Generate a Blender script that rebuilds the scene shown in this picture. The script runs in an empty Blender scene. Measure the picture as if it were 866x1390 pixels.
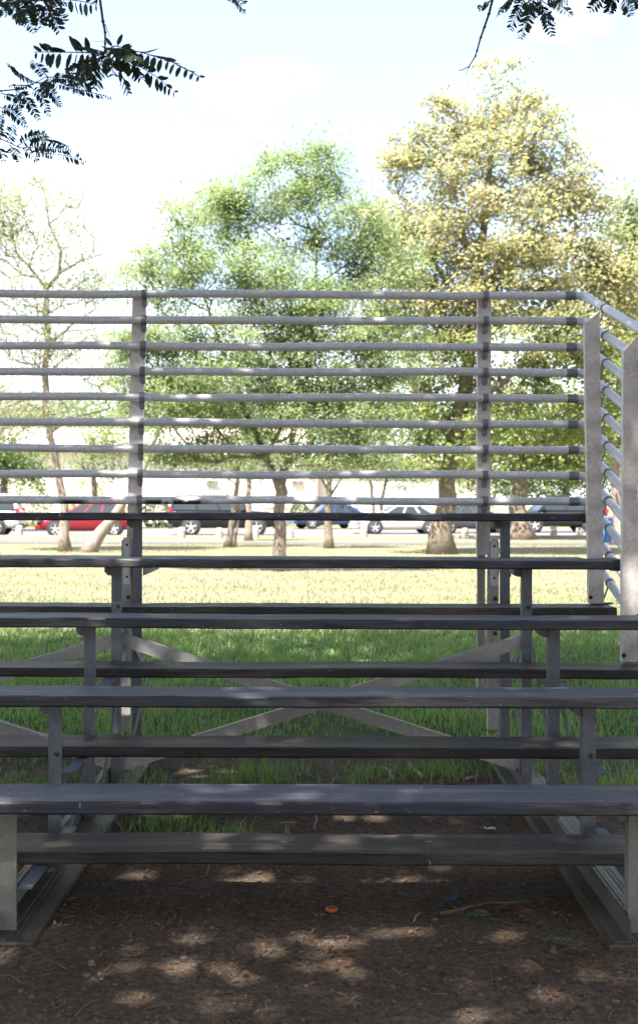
import bpy, math, random
import numpy as np
from mathutils import Vector, Matrix

R = math.radians
rng = np.random.default_rng(7)
random.seed(7)
scene = bpy.context.scene
COL = scene.collection
F, CX, CY, CH = 1575.0, 433.0, 680.0, 1.3          # focal length in photo pixels, principal column, horizon row, eye height


def gz(x, y):
    """height of the terrain"""
    x = np.asarray(x, float); y = np.asarray(y, float)
    t = np.clip((y - 8) / 47.0, 0, 1)
    s = t * t * (3 - 2 * t)
    near = np.clip((9 - y) / 3, 0, 1)
    bump = (np.sin(x * 2.1 + y * 1.3) + np.sin(x * 4.7 - y * 3.9 + 1) * .5 + np.sin(x * 1.1 + y * 6.1) * .4) * .005
    return -.32 * s + bump * near


def P(px, py, d):
    return np.array([(px - CX) / F * d, d, CH - (py - CY) / F * d])


def G(px, d):
    x = (px - CX) / F * d
    return np.array([x, d, float(gz(x, d))])


# ------------------------------------------------------------------ mesh helpers
LOC = {}


def link(o):
    COL.objects.link(o)
    return o


def tag(o, label=None, cat=None, group=None, kind=None):
    if label: o['label'] = label
    if cat: o['category'] = cat
    if group: o['group'] = group
    if kind: o['kind'] = kind
    return o


def empty(name, loc, label=None, cat=None, group=None, rotz=0.0):
    o = bpy.data.objects.new(name, None)
    o.empty_display_size = .2
    o.location = loc
    o.rotation_euler = (0, 0, rotz)
    link(o)
    tag(o, label, cat, group)
    LOC[o.name] = np.array(loc, float)
    return o


def np_mesh(name, verts, faces, mat, parent=None, smooth=False, local=False, mats=None, fmat=None):
    """verts (n,3), faces: (m,k) array or list of index lists"""
    verts = np.asarray(verts, float)
    if parent is not None and not local:
        verts = verts - LOC[parent.name]
    me = bpy.data.meshes.new(name)
    if isinstance(faces, np.ndarray):
        m, k = faces.shape
        me.vertices.add(len(verts)); me.vertices.foreach_set('co', verts.astype(np.float32).ravel())
        me.loops.add(m * k); me.loops.foreach_set('vertex_index', faces.astype(np.int32).ravel())
        me.polygons.add(m)
        me.polygons.foreach_set('loop_start', np.arange(0, m * k, k, dtype=np.int32))
        me.polygons.foreach_set('loop_total', np.full(m, k, np.int32))
        me.update(calc_edges=True)
    else:
        me.from_pydata([tuple(v) for v in verts], [], [tuple(f) for f in faces])
        me.update()
    me.validate()
    if mat is not None: me.materials.append(mat)
    if mats:
        for mm in mats: me.materials.append(mm)
        me.polygons.foreach_set('material_index', np.asarray(fmat, np.int32))
    if smooth is True:
        me.polygons.foreach_set('use_smooth', np.ones(len(me.polygons), bool))
    elif smooth is not False and smooth is not None:
        me.polygons.foreach_set('use_smooth', np.asarray(smooth, bool))
    o = bpy.data.objects.new(name, me)
    link(o)
    if parent is not None:
        o.parent = parent
        LOC[o.name] = LOC[parent.name]
    else:
        LOC[o.name] = np.zeros(3)
    return o


class MB:
    def __init__(s):
        s.v = []; s.f = []; s.s = []

    def add(s, vs, fs, smooth=False):
        b = len(s.v)
        s.v += [tuple(float(c) for c in v) for v in vs]
        s.f += [tuple(b + i for i in f) for f in fs]
        s.s += [smooth] * len(fs)
        return s

    def box(s, x0, x1, y0, y1, z0, z1, c=0.0):
        if c <= 0:
            vs = [(x0, y0, z0), (x1, y0, z0), (x1, y1, z0), (x0, y1, z0), (x0, y0, z1), (x1, y0, z1), (x1, y1, z1), (x0, y1, z1)]
            return s.add(vs, [(0, 3, 2, 1), (4, 5, 6, 7), (0, 1, 5, 4), (1, 2, 6, 5), (2, 3, 7, 6), (3, 0, 4, 7)])
        # chamfered: hull of three boxes
        return s.hullbox(x0, x1, y0, y1, z0, z1, c)

    def hullbox(s, x0, x1, y0, y1, z0, z1, c):
        import bmesh
        bm = bmesh.new()
        r = bmesh.ops.create_cube(bm, size=1)
        for v in bm.verts:
            v.co = Vector((x0 if v.co.x < 0 else x1, y0 if v.co.y < 0 else y1, z0 if v.co.z < 0 else z1))
        bmesh.ops.bevel(bm, geom=bm.edges[:], offset=c, segments=2, affect='EDGES', profile=.5)
        bm.verts.index_update()
        vs = [tuple(v.co) for v in bm.verts]
        fs = [[v.index for v in f.verts] for f in bm.faces]
        bm.free()
        return s.add(vs, fs)

    def obox(s, p0, p1, w, t, up=(0, 0, 1)):
        """bar of width w (along up-ish) and thickness t between two points"""
        p0 = Vector(p0); p1 = Vector(p1); d = (p1 - p0).normalized()
        a = d.cross(Vector(up))
        if a.length < 1e-4: a = d.cross(Vector((1, 0, 0)))
        a.normalize(); b = a.cross(d).normalized()
        vs = []
        for p in (p0, p1):
            for i, j in ((-1, -1), (1, -1), (1, 1), (-1, 1)):
                vs.append(p + a * (t / 2 * i) + b * (w / 2 * j))
        return s.add(vs, [(0, 3, 2, 1), (4, 5, 6, 7), (0, 1, 5, 4), (1, 2, 6, 5), (2, 3, 7, 6), (3, 0, 4, 7)])

    def prism(s, poly, axis, a0, a1, smooth=False):
        """extrude a 2-D polygon along an axis: 'x' (poly in y,z), 'y' (x,z), 'z' (x,y)"""
        n = len(poly)

        def mk(p, a):
            if axis == 'x': return (a, p[0], p[1])
            if axis == 'y': return (p[0], a, p[1])
            return (p[0], p[1], a)
        vs = [mk(p, a0) for p in poly] + [mk(p, a1) for p in poly]
        fs = [tuple(range(n))[::-1], tuple(range(n, 2 * n))]
        s.add(vs, fs)
        b = len(s.v) - 2 * n
        for i in range(n):
            j = (i + 1) % n
            s.f.append((b + i, b + j, b + n + j, b + n + i)); s.s.append(smooth)
        return s

    def tube(s, pts, rad, n=8, cap=True):
        pts = [Vector(p) for p in pts]
        if not hasattr(rad, '__len__'): rad = [rad] * len(pts)
        vs = []; fs = []
        a = None
        for i, p in enumerate(pts):
            d = (pts[min(i + 1, len(pts) - 1)] - pts[max(i - 1, 0)]).normalized()
            if a is None:
                a = d.orthogonal().normalized()
            else:
                a = (a - d * a.dot(d)).normalized()
            b = d.cross(a)
            for k in range(n):
                t = 2 * math.pi * k / n
                vs.append(p + (a * math.cos(t) + b * math.sin(t)) * rad[i])
        for i in range(len(pts) - 1):
            for k in range(n):
                k2 = (k + 1) % n
                fs.append((i * n + k, i * n + k2, (i + 1) * n + k2, (i + 1) * n + k))
        s.add(vs, fs, True)
        if cap:
            b = len(s.v) - len(vs)
            s.f.append(tuple(b + k for k in range(n))[::-1]); s.s.append(False)
            e = b + (len(pts) - 1) * n
            s.f.append(tuple(e + k for k in range(n))); s.s.append(False)
        return s

    def lathe(s, prof, n=24, origin=(0, 0, 0), axis='z', smooth=True):
        """prof: list of (r, h)"""
        vs = []; fs = []
        for r, h in prof:
            for k in range(n):
                t = 2 * math.pi * k / n
                c, q = r * math.cos(t), r * math.sin(t)
                p = (c, q, h) if axis == 'z' else (c, h, q)
                vs.append((p[0] + origin[0], p[1] + origin[1], p[2] + origin[2]))
        for i in range(len(prof) - 1):
            for k in range(n):
                k2 = (k + 1) % n
                fs.append((i * n + k, i * n + k2, (i + 1) * n + k2, (i + 1) * n + k))
        return s.add(vs, fs, smooth)

    def build(s, name, mat, parent=None, local=False):
        return np_mesh(name, s.v, s.f, mat, parent, smooth=s.s, local=local)


def tree_copy(o, parent=None):
    c = o.copy(); COL.objects.link(c)
    if parent is not None: c.parent = parent
    for ch in [q for q in bpy.data.objects if q.parent == o]:
        tree_copy(ch, c)
    return c


# ------------------------------------------------------------------ materials
def new_mat(name):
    m = bpy.data.materials.new(name); m.use_nodes = True
    nt = m.node_tree; nt.nodes.clear()
    out = nt.nodes.new('ShaderNodeOutputMaterial')
    return m, nt, out


def N(nt, t, **kw):
    n = nt.nodes.new(t)
    for k, v in kw.items():
        if k in n.inputs: n.inputs[k].default_value = v
        else: setattr(n, k, v)
    return n


def ramp(nt, fac, stops, interp='LINEAR'):
    r = nt.nodes.new('ShaderNodeValToRGB'); r.color_ramp.interpolation = interp
    e = r.color_ramp.elements
    while len(e) < len(stops): e.new(.5)
    for i, (p, c) in enumerate(stops):
        e[i].position = p
        e[i].color = (c[0], c[1], c[2], 1) if hasattr(c, '__len__') else (c, c, c, 1)
    nt.links.new(fac, r.inputs[0])
    return r.outputs[0]


def coords(nt, scale=(1, 1, 1), kind='Object'):
    tc = nt.nodes.new('ShaderNodeTexCoord'); mp = nt.nodes.new('ShaderNodeMapping')
    mp.inputs['Scale'].default_value = scale
    nt.links.new(tc.outputs[kind], mp.inputs[0])
    return mp.outputs[0]


def noise(nt, vec, scale, detail=4, rough=.55, dist=0):
    n = N(nt, 'ShaderNodeTexNoise'); n.inputs['Scale'].default_value = scale
    n.inputs['Detail'].default_value = detail; n.inputs['Roughness'].default_value = rough
    n.inputs['Distortion'].default_value = dist
    if vec is not None: nt.links.new(vec, n.inputs['Vector'])
    return n.outputs['Fac']


def mixc(nt, fac, a, b, mode='MIX'):
    m = nt.nodes.new('ShaderNodeMix'); m.data_type = 'RGBA'; m.blend_type = mode
    for s, v in ((0, fac), (6, a), (7, b)):
        if isinstance(v, bpy.types.NodeSocket): nt.links.new(v, m.inputs[s])
        elif hasattr(v, '__len__'): m.inputs[s].default_value = (v[0], v[1], v[2], 1)
        else: m.inputs[s].default_value = v
    return m.outputs[2]


def bump(nt, h, strength=.3, dist=.01):
    b = nt.nodes.new('ShaderNodeBump'); b.inputs['Strength'].default_value = strength; b.inputs['Distance'].default_value = dist
    nt.links.new(h, b.inputs['Height'])
    return b.outputs[0]


def principled(nt, out, color, rough=.6, metal=0.0, normal=None, spec=.5):
    b = nt.nodes.new('ShaderNodeBsdfPrincipled')
    for k, v in (('Base Color', color), ('Roughness', rough), ('Metallic', metal)):
        if isinstance(v, bpy.types.NodeSocket): nt.links.new(v, b.inputs[k])
        elif hasattr(v, '__len__'): b.inputs[k].default_value = (v[0], v[1], v[2], 1)
        else: b.inputs[k].default_value = v
    b.inputs['Specular IOR Level'].default_value = spec
    if normal is not None: nt.links.new(normal, b.inputs['Normal'])
    nt.links.new(b.outputs[0], out.inputs[0])
    return b


def simple(name, color, rough=.6, metal=0.0, var=.15, scale=8, bumps=0.0, spec=.5):
    m, nt, out = new_mat(name)
    v = coords(nt)
    n = noise(nt, v, scale, 6)
    lo = [c * (1 - var) for c in color]; hi = [min(1, c * (1 + var)) for c in color]
    c = ramp(nt, n, [(.3, lo), (.7, hi)])
    nb = bump(nt, n, bumps, .01) if bumps else None
    principled(nt, out, c, rough, metal, nb, spec)
    return m


def mat_board(name, paint, worn, wear, seed):
    """weathered painted plank: grain along x, flaking worn spots, a few cracks"""
    m, nt, out = new_mat(name)
    tc = nt.nodes.new('ShaderNodeTexCoord')
    info = nt.nodes.new('ShaderNodeObjectInfo')
    off = N(nt, 'ShaderNodeVectorMath', operation='MULTIPLY_ADD')
    cmb = nt.nodes.new('ShaderNodeCombineXYZ')
    nt.links.new(info.outputs['Random'], cmb.inputs[0]); nt.links.new(info.outputs['Random'], cmb.inputs[1])
    nt.links.new(cmb.outputs[0], off.inputs[0]); off.inputs[1].default_value = (37, 11, 0)
    nt.links.new(tc.outputs['Object'], off.inputs[2])
    mp = nt.nodes.new('ShaderNodeMapping'); mp.inputs['Scale'].default_value = (1.0, 14, 14)
    nt.links.new(off.outputs[0], mp.inputs[0])
    mp2 = nt.nodes.new('ShaderNodeMapping'); mp2.inputs['Scale'].default_value = (.55, 5, 5)
    nt.links.new(off.outputs[0], mp2.inputs[0])
    mp3 = nt.nodes.new('ShaderNodeMapping'); mp3.inputs['Scale'].default_value = (1.2, 42, 42)
    nt.links.new(off.outputs[0], mp3.inputs[0])
    grain = noise(nt, mp.outputs[0], 4, 8, .65, .6)
    patch = noise(nt, mp2.outputs[0], 2.2, 7, .62)
    fine = noise(nt, mp3.outputs[0], 5, 5, .7, .3)
    base = mixc(nt, ramp(nt, grain, [(.35, 0.0), (.7, 1.0)]), [c * .55 for c in paint], [c * 1.7 for c in paint])
    wmask = ramp(nt, patch, [(wear, 0.0), (wear + .16, 1.0)])
    gm = ramp(nt, fine, [(.4, 0.25), (.62, 1.0)])
    mm = N(nt, 'ShaderNodeMath', operation='MULTIPLY'); nt.links.new(wmask, mm.inputs[0]); nt.links.new(gm, mm.inputs[1])
    col = mixc(nt, mm.outputs[0], base, worn)
    crack = ramp(nt, fine, [(.25, 0.06), (.34, 1.0)])
    col = mixc(nt, 1.0, col, crack, 'MULTIPLY')
    mp4 = nt.nodes.new('ShaderNodeMapping'); mp4.inputs['Scale'].default_value = (.35, 26, 26)
    nt.links.new(off.outputs[0], mp4.inputs[0])
    line = noise(nt, mp4.outputs[0], 3, 3, .5, .2)
    col = mixc(nt, ramp(nt, line, [(.485, 0.0), (.5, .8), (.515, 0.0)]), col, [c * .25 for c in paint])
    mp5 = nt.nodes.new('ShaderNodeMapping'); mp5.inputs['Scale'].default_value = (4, 9, 9)
    nt.links.new(off.outputs[0], mp5.inputs[0])
    sc_ = noise(nt, mp5.outputs[0], 3.2, 9, .75, .4)
    col = mixc(nt, ramp(nt, sc_, [(.60, 0.0), (.68, .65)]), col, [c * .8 for c in worn])
    # bird droppings / chipped flecks
    fl = noise(nt, off.outputs[0], 34, 3, .5)
    fm = ramp(nt, fl, [(.70, 0.0), (.73, .6)])
    col = mixc(nt, fm, col, [.42, .40, .38])
    nb = bump(nt, fine, .35, .004)
    rg = N(nt, 'ShaderNodeMapRange'); nt.links.new(grain, rg.inputs[0]); rg.inputs[3].default_value = .34; rg.inputs[4].default_value = .6
    principled(nt, out, col, rg.outputs[0], 0, nb, .55)
    return m


def mat_galv(name, base, metal, rough, stain=.5, warm=(.16, .12, .09), spots=None):
    m, nt, out = new_mat(name)
    tc = nt.nodes.new('ShaderNodeTexCoord')
    v = tc.outputs['Object']
    n1 = noise(nt, v, 6, 8, .65)
    n2 = noise(nt, v, 70, 4, .6)
    vo = N(nt, 'ShaderNodeTexVoronoi'); vo.inputs['Scale'].default_value = 90; nt.links.new(v, vo.inputs['Vector'])
    spangle = ramp(nt, vo.outputs['Color'], [(.2, [c * .9 for c in base]), (.8, [min(1, c * 1.1) for c in base])])
    col = mixc(nt, ramp(nt, n1, [(.35, 0.0), (.75, .4)]), spangle, [c * .62 for c in base])
    col = mixc(nt, ramp(nt, n2, [(.60, 0.0), (.78, stain)]), col, warm)
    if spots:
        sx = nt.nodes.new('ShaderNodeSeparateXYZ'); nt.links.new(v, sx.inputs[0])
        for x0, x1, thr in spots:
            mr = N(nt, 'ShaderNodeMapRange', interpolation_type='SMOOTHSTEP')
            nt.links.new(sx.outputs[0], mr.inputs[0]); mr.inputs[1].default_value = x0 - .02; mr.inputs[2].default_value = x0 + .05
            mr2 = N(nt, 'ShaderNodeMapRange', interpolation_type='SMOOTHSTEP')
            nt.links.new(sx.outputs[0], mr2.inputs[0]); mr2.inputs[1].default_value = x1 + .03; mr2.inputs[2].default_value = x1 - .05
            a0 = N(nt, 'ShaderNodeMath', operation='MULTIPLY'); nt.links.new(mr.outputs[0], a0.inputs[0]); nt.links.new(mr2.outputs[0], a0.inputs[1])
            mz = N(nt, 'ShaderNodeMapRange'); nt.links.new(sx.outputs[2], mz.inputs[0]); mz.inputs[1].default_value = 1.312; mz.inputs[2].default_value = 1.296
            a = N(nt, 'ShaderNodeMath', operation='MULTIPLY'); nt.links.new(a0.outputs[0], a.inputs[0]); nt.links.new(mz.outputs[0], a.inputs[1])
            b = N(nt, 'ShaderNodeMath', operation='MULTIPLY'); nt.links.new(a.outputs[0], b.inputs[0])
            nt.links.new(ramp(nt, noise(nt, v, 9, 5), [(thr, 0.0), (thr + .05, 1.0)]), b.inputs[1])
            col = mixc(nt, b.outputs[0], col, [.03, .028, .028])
    rg = N(nt, 'ShaderNodeMapRange'); nt.links.new(n1, rg.inputs[0]); rg.inputs[3].default_value = rough - .1; rg.inputs[4].default_value = rough + .12
    principled(nt, out, col, rg.outputs[0], metal, bump(nt, n2, .08, .003), .5)
    return m


def mat_leaf(name, cols, trans=.45, rough=.55, patch=1.2, spec=.3):
    """leaf: colour varies leaf to leaf and clump to clump; some light comes through"""
    m, nt, out = new_mat(name)
    geo = nt.nodes.new('ShaderNodeNewGeometry')
    tc = nt.nodes.new('ShaderNodeTexCoord')
    n = noise(nt, tc.outputs['Object'], patch, 3)
    a = N(nt, 'ShaderNodeMath', operation='MULTIPLY_ADD'); nt.links.new(geo.outputs['Random Per Island'], a.inputs[0])
    a.inputs[1].default_value = .55
    b = N(nt, 'ShaderNodeMapRange'); nt.links.new(n, b.inputs[0]); b.inputs[1].default_value = .3; b.inputs[2].default_value = .7; b.inputs[4].default_value = .45
    nt.links.new(b.outputs[0], a.inputs[2])
    k = len(cols)
    col = ramp(nt, a.outputs[0], [(i / (k - 1), c) for i, c in enumerate(cols)])
    bs = nt.nodes.new('ShaderNodeBsdfPrincipled'); bs.inputs['Roughness'].default_value = rough
    bs.inputs['Specular IOR Level'].default_value = spec
    nt.links.new(col, bs.inputs['Base Color'])
    tr = nt.nodes.new('ShaderNodeBsdfTranslucent')
    tcx = mixc(nt, 1.0, col, [1.02, 1.1, .72], 'MULTIPLY')
    nt.links.new(tcx, tr.inputs[0])
    mx = nt.nodes.new('ShaderNodeMixShader'); mx.inputs[0].default_value = trans
    nt.links.new(bs.outputs[0], mx.inputs[1]); nt.links.new(tr.outputs[0], mx.inputs[2])
    nt.links.new(mx.outputs[0], out.inputs[0])
    return m


def mat_bark(name, c0, c1, sc=6):
    m, nt, out = new_mat(name)
    v = coords(nt, (3, 3, .7))
    n = noise(nt, v, sc, 8, .7, .5)
    n2 = noise(nt, coords(nt), 1.6, 4)
    col = ramp(nt, n, [(.32, c0), (.66, c1)])
    col = mixc(nt, ramp(nt, n2, [(.4, 0.0), (.7, .5)]), col, [c * .6 + .02 for c in c1])
    principled(nt, out, col, .9, 0, bump(nt, n, .8, .04), .2)
    return m


def mat_ground():
    m, nt, out = new_mat('ground')
    tc = nt.nodes.new('ShaderNodeTexCoord'); v = tc.outputs['Object']
    sx = nt.nodes.new('ShaderNodeSeparateXYZ'); nt.links.new(v, sx.inputs[0])
    y = sx.outputs[1]
    big = noise(nt, v, .9, 5, .6)
    mid = noise(nt, v, 4, 7, .65)
    fine = noise(nt, v, 45, 6, .7)
    grit = noise(nt, v, 160, 3, .6)
    dirt = ramp(nt, mid, [(.25, [.085, .058, .040]), (.5, [.165, .117, .082]), (.78, [.26, .19, .136])])
    dirt = mixc(nt, ramp(nt, fine, [(.38, .0), (.62, .85)]), dirt, [.05, .035, .026])
    dirt = mixc(nt, ramp(nt, grit, [(.56, 0.0), (.66, .75)]), dirt, [.24, .19, .145])
    dirt = mixc(nt, ramp(nt, noise(nt, v, 23, 4), [(.6, 0.0), (.72, .55)]), dirt, [.15, .07, .035])
    green = ramp(nt, fine, [(.3, [.018, .034, .01]), (.7, [.05, .085, .022])])
    straw = ramp(nt, fine, [(.25, [.12, .103, .062]), (.5, [.225, .194, .125]), (.8, [.31, .275, .19])])
    sg = ramp(nt, noise(nt, coords(nt, (.35, 1.6, 1)), .55, 5, .6), [(.42, 0.0), (.62, .75)])
    straw = mixc(nt, sg, straw, [.13, .16, .065])
    # dirt -> green turf near 5.6 m, green -> dry turf near 13 m
    w = N(nt, 'ShaderNodeMath', operation='MULTIPLY_ADD'); nt.links.new(big, w.inputs[0]); w.inputs[1].default_value = 2.6; nt.links.new(y, w.inputs[2])
    a1 = N(nt, 'ShaderNodeMapRange', interpolation_type='SMOOTHSTEP'); nt.links.new(w.outputs[0], a1.inputs[0]); a1.inputs[1].default_value = 6.6; a1.inputs[2].default_value = 7.9
    a2 = N(nt, 'ShaderNodeMapRange', interpolation_type='SMOOTHSTEP'); nt.links.new(w.outputs[0], a2.inputs[0]); a2.inputs[1].default_value = 13.0; a2.inputs[2].default_value = 15.6
    c = mixc(nt, a1.outputs[0], dirt, green)
    c = mixc(nt, a2.outputs[0], c, straw)
    h = N(nt, 'ShaderNodeMath', operation='MULTIPLY_ADD'); nt.links.new(grit, h.inputs[0]); h.inputs[1].default_value = .4; nt.links.new(fine, h.inputs[2])
    principled(nt, out, c, .95, 0, bump(nt, h.outputs[0], .9, .022), .15)
    return m


M = {}
M['seat'] = mat_board('painted_seat_board', (.027, .028, .044), (.18, .165, .16), .49, 1)
M['foot'] = mat_board('painted_foot_board', (.030, .024, .027), (.16, .13, .11), .48, 2)
M['sleeper'] = mat_board('old_timber', (.055, .041, .030), (.12, .088, .063), .42, 3)
M['pipe'] = mat_galv('aluminium_pipe', (.66, .66, .67), .15, .42, .25)
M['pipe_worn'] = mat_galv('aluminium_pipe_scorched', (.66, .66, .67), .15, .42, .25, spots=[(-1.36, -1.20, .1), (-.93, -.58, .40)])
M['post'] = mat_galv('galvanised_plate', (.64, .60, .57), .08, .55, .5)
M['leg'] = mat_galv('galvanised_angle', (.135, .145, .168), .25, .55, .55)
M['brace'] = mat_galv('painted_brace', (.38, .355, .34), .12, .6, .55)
M['front_leg'] = mat_galv('weathered_leg', (.21, .205, .18), .1, .6, .6)
M['runner'] = mat_galv('muddy_runner', (.09, .078, .064), .1, .8, .8, (.07, .055, .042))
M['strap'] = simple('dark_strap', (.20, .20, .215), .55, .3)
M['sleeve'] = mat_galv('dull_sleeve', (.24, .24, .25), .5, .5, .4)
M['bolt'] = simple('bolt_steel', (.06, .05, .05), .5, .6)
M['cap'] = simple('black_cap', (.02, .02, .022), .5)
M['ground'] = mat_ground()
M['asphalt'] = simple('asphalt', (.085, .083, .085), .95, 0, .25, 3, .3)
M['road'] = simple('road', (.125, .122, .122), .95, 0, .2, 1.5, .3)
M['paint'] = simple('road_paint', (.75, .74, .7), .8)
M['concrete'] = simple('concrete', (.27, .24, .20), .9, 0, .2, 14, .4)
M['leaf_a'] = mat_leaf('pale_yellow_leaf', [(0.233, 0.253, 0.137), (0.364, 0.365, 0.254), (0.495, 0.463, 0.39)], .5, .45, 1.2, .6)
M['leaf_b'] = mat_leaf('locust_leaf', [(0.159, 0.206, 0.107), (0.271, 0.33, 0.18), (0.411, 0.454, 0.27)], .55, .42, 1.2, .6)
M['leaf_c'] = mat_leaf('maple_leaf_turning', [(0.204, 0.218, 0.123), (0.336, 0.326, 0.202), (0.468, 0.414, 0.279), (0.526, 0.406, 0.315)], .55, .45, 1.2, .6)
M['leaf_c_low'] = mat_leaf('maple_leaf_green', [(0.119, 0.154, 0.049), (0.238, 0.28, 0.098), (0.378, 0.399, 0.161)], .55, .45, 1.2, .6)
M['leaf_d'] = mat_leaf('dark_leaf', [(0.048, 0.08, 0.026), (0.096, 0.144, 0.045), (0.16, 0.208, 0.064)], .45)
M['leaf_e'] = mat_leaf('olive_leaf', [(0.128, 0.167, 0.07), (0.225, 0.268, 0.126), (0.33, 0.348, 0.182)], .55, .45, 1.2, .5)
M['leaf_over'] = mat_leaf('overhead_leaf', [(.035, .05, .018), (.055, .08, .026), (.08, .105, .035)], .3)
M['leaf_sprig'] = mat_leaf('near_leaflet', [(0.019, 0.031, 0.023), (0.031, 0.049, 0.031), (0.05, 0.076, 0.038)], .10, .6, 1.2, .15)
M['twig'] = simple('twig_bark', (.06, .05, .05), .85, 0, .3, 40, .3)
M['bark_pale'] = mat_bark('pale_bark', (.085, .065, .05), (.25, .205, .165))
M['bark_red'] = mat_bark('reddish_bark', (.13, .098, .082), (.33, .265, .225))
M['bark_dark'] = mat_bark('dark_bark', (.075, .058, .042), (.20, .165, .125))
M['shrub'] = mat_leaf('shrub_leaf', [(.03, .06, .015), (.06, .10, .03), (.11, .15, .04)], .35)
M['grass'] = mat_leaf('grass_blade', [(0.095, 0.172, 0.048), (0.175, 0.279, 0.086), (0.291, 0.38, 0.151)], .45, .5, .8)
M['straw'] = mat_leaf('dry_grass_blade', [(.135, .122, .068), (.235, .21, .133), (.32, .29, .2)], .25, .7, .6)
M['litter'] = mat_leaf('fallen_leaf', [(.06, .038, .026), (.11, .065, .04), (.17, .10, .06), (.24, .18, .11)], .15, .8, 3)
M['litter_red'] = mat_leaf('fallen_red_leaf', [(0.075, 0.033, 0.02), (0.143, 0.062, 0.031), (0.203, 0.104, 0.05)], .15, .8, 3)
M['litter_green'] = mat_leaf('fallen_green_leaf', [(.05, .09, .04), (.09, .15, .06), (.14, .2, .1)], .2, .8, 3)
M['pebble'] = simple('pebble', (.125, .10, .082), .95, 0, .55, 6)
M['stick'] = simple('dry_stick', (.30, .25, .20), .9, 0, .35, 20, .3)
M['stick_dark'] = simple('dark_root', (.14, .11, .085), .9, 0, .35, 20, .3)
M['lid'] = simple('orange_plastic', (.50, .10, .035), .45)
M['lid_band'] = simple('dark_band', (.10, .025, .015), .6)
M['white_scrap'] = simple('paper_scrap', (.62, .62, .66), .8, 0, .1, 30)
M['blue_scrap'] = simple('blue_wrapper', (.03, .05, .14), .4)


# ------------------------------------------------------------------ world, sun, camera
def build_world():
    w = bpy.data.worlds.new('World'); scene.world = w; w.use_nodes = True
    nt = w.node_tree; nt.nodes.clear()
    out = nt.nodes.new('ShaderNodeOutputWorld'); bg = nt.nodes.new('ShaderNodeBackground')
    sky = nt.nodes.new('ShaderNodeTexSky'); sky.sky_type = 'NISHITA'; sky.sun_disc = False
    sky.sun_elevation = R(60); sky.sun_rotation = R(212); sky.air_density = 1.0; sky.dust_density = 2.2; sky.ozone_density = 1.0
    tc = nt.nodes.new('ShaderNodeTexCoord')
    mp = nt.nodes.new('ShaderNodeMapping'); mp.inputs['Scale'].default_value = (1.0, 1.0, 2.4); mp.inputs['Location'].default_value = (.35, 0, .1)
    nt.links.new(tc.outputs['Generated'], mp.inputs[0])
    n = noise(nt, mp.outputs[0], 2.6, 7, .55, .3)
    # clouds thicken towards the horizon
    sp = nt.nodes.new('ShaderNodeSeparateXYZ'); nt.links.new(tc.outputs['Generated'], sp.inputs[0])
    mr = N(nt, 'ShaderNodeMapRange'); nt.links.new(sp.outputs[2], mr.inputs[0])
    mr.inputs[1].default_value = .12; mr.inputs[2].default_value = .42; mr.inputs[3].default_value = .17; mr.inputs[4].default_value = -.13
    ad = N(nt, 'ShaderNodeMath', operation='ADD'); nt.links.new(n, ad.inputs[0]); nt.links.new(mr.outputs[0], ad.inputs[1])
    cm = ramp(nt, ad.outputs[0], [(.52, .10), (.80, .92)])
    col = mixc(nt, cm, sky.outputs[0], [8.5, 8.7, 9.0])
    nt.links.new(col, bg.inputs[0]); bg.inputs[1].default_value = .095
    nt.links.new(bg.outputs[0], out.inputs[0])
    sun = bpy.data.lights.new('sun', 'SUN'); sun.energy = 5.0; sun.angle = R(.53); sun.color = (1, .955, .88)
    so = bpy.data.objects.new('sun', sun); link(so)
    so.rotation_euler = Vector((.30, .48, -1)).to_track_quat('-Z', 'Y').to_euler()
    so.location = (-6, -10, 20)


def build_camera():
    c = bpy.data.cameras.new('camera'); o = bpy.data.objects.new('camera', c); link(o)
    c.sensor_fit = 'VERTICAL'; c.sensor_height = 36; c.sensor_width = 24
    c.lens = F / 1390 * 36
    c.shift_y = (CY - 695) / 1390
    c.clip_start = .05; c.clip_end = 2000
    o.location = (0, 0, CH)
    o.rotation_euler = (R(90), R(-.2), 0)
    c.dof.use_dof = True; c.dof.focus_distance = 4.3; c.dof.aperture_fstop = 5.2
    scene.camera = o
    vs = scene.view_settings
    scene.display_settings.display_device = 'sRGB'
    vs.view_transform = 'Standard'; vs.look = 'None'; vs.gamma = 1; vs.use_curve_mapping = False
    vs.exposure = 2.15
    scene.cycles.use_denoising = True
    scene.cycles.max_bounces = 10; scene.cycles.diffuse_bounces = 8; scene.cycles.transmission_bounces = 10; scene.cycles.transparent_max_bounces = 8
    scene.cycles.sample_clamp_indirect = 8
    scene.render.resolution_x = 637; scene.render.resolution_y = 1024


build_world(); build_camera()

# ------------------------------------------------------------------ ground, path, road
def spaced(a, b, steps):
    out = [a]
    while out[-1] < b: out.append(out[-1] + steps(out[-1]))
    return np.array(out)


def sheet(name, xs, ys, off, mat, edge=None):
    X, Y = np.meshgrid(xs, ys)
    if edge is not None: Y = Y + edge(X)
    Z = gz(X, Y) + off
    v = np.stack([X, Y, Z], -1).reshape(-1, 3)
    nx = len(xs); i = np.arange((len(ys) - 1) * (nx - 1)); r = i // (nx - 1); c = i % (nx - 1)
    a = r * nx + c
    f = np.stack([a, a + 1, a + nx + 1, a + nx], 1)
    return np_mesh(name, v, f, mat, smooth=True)


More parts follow.
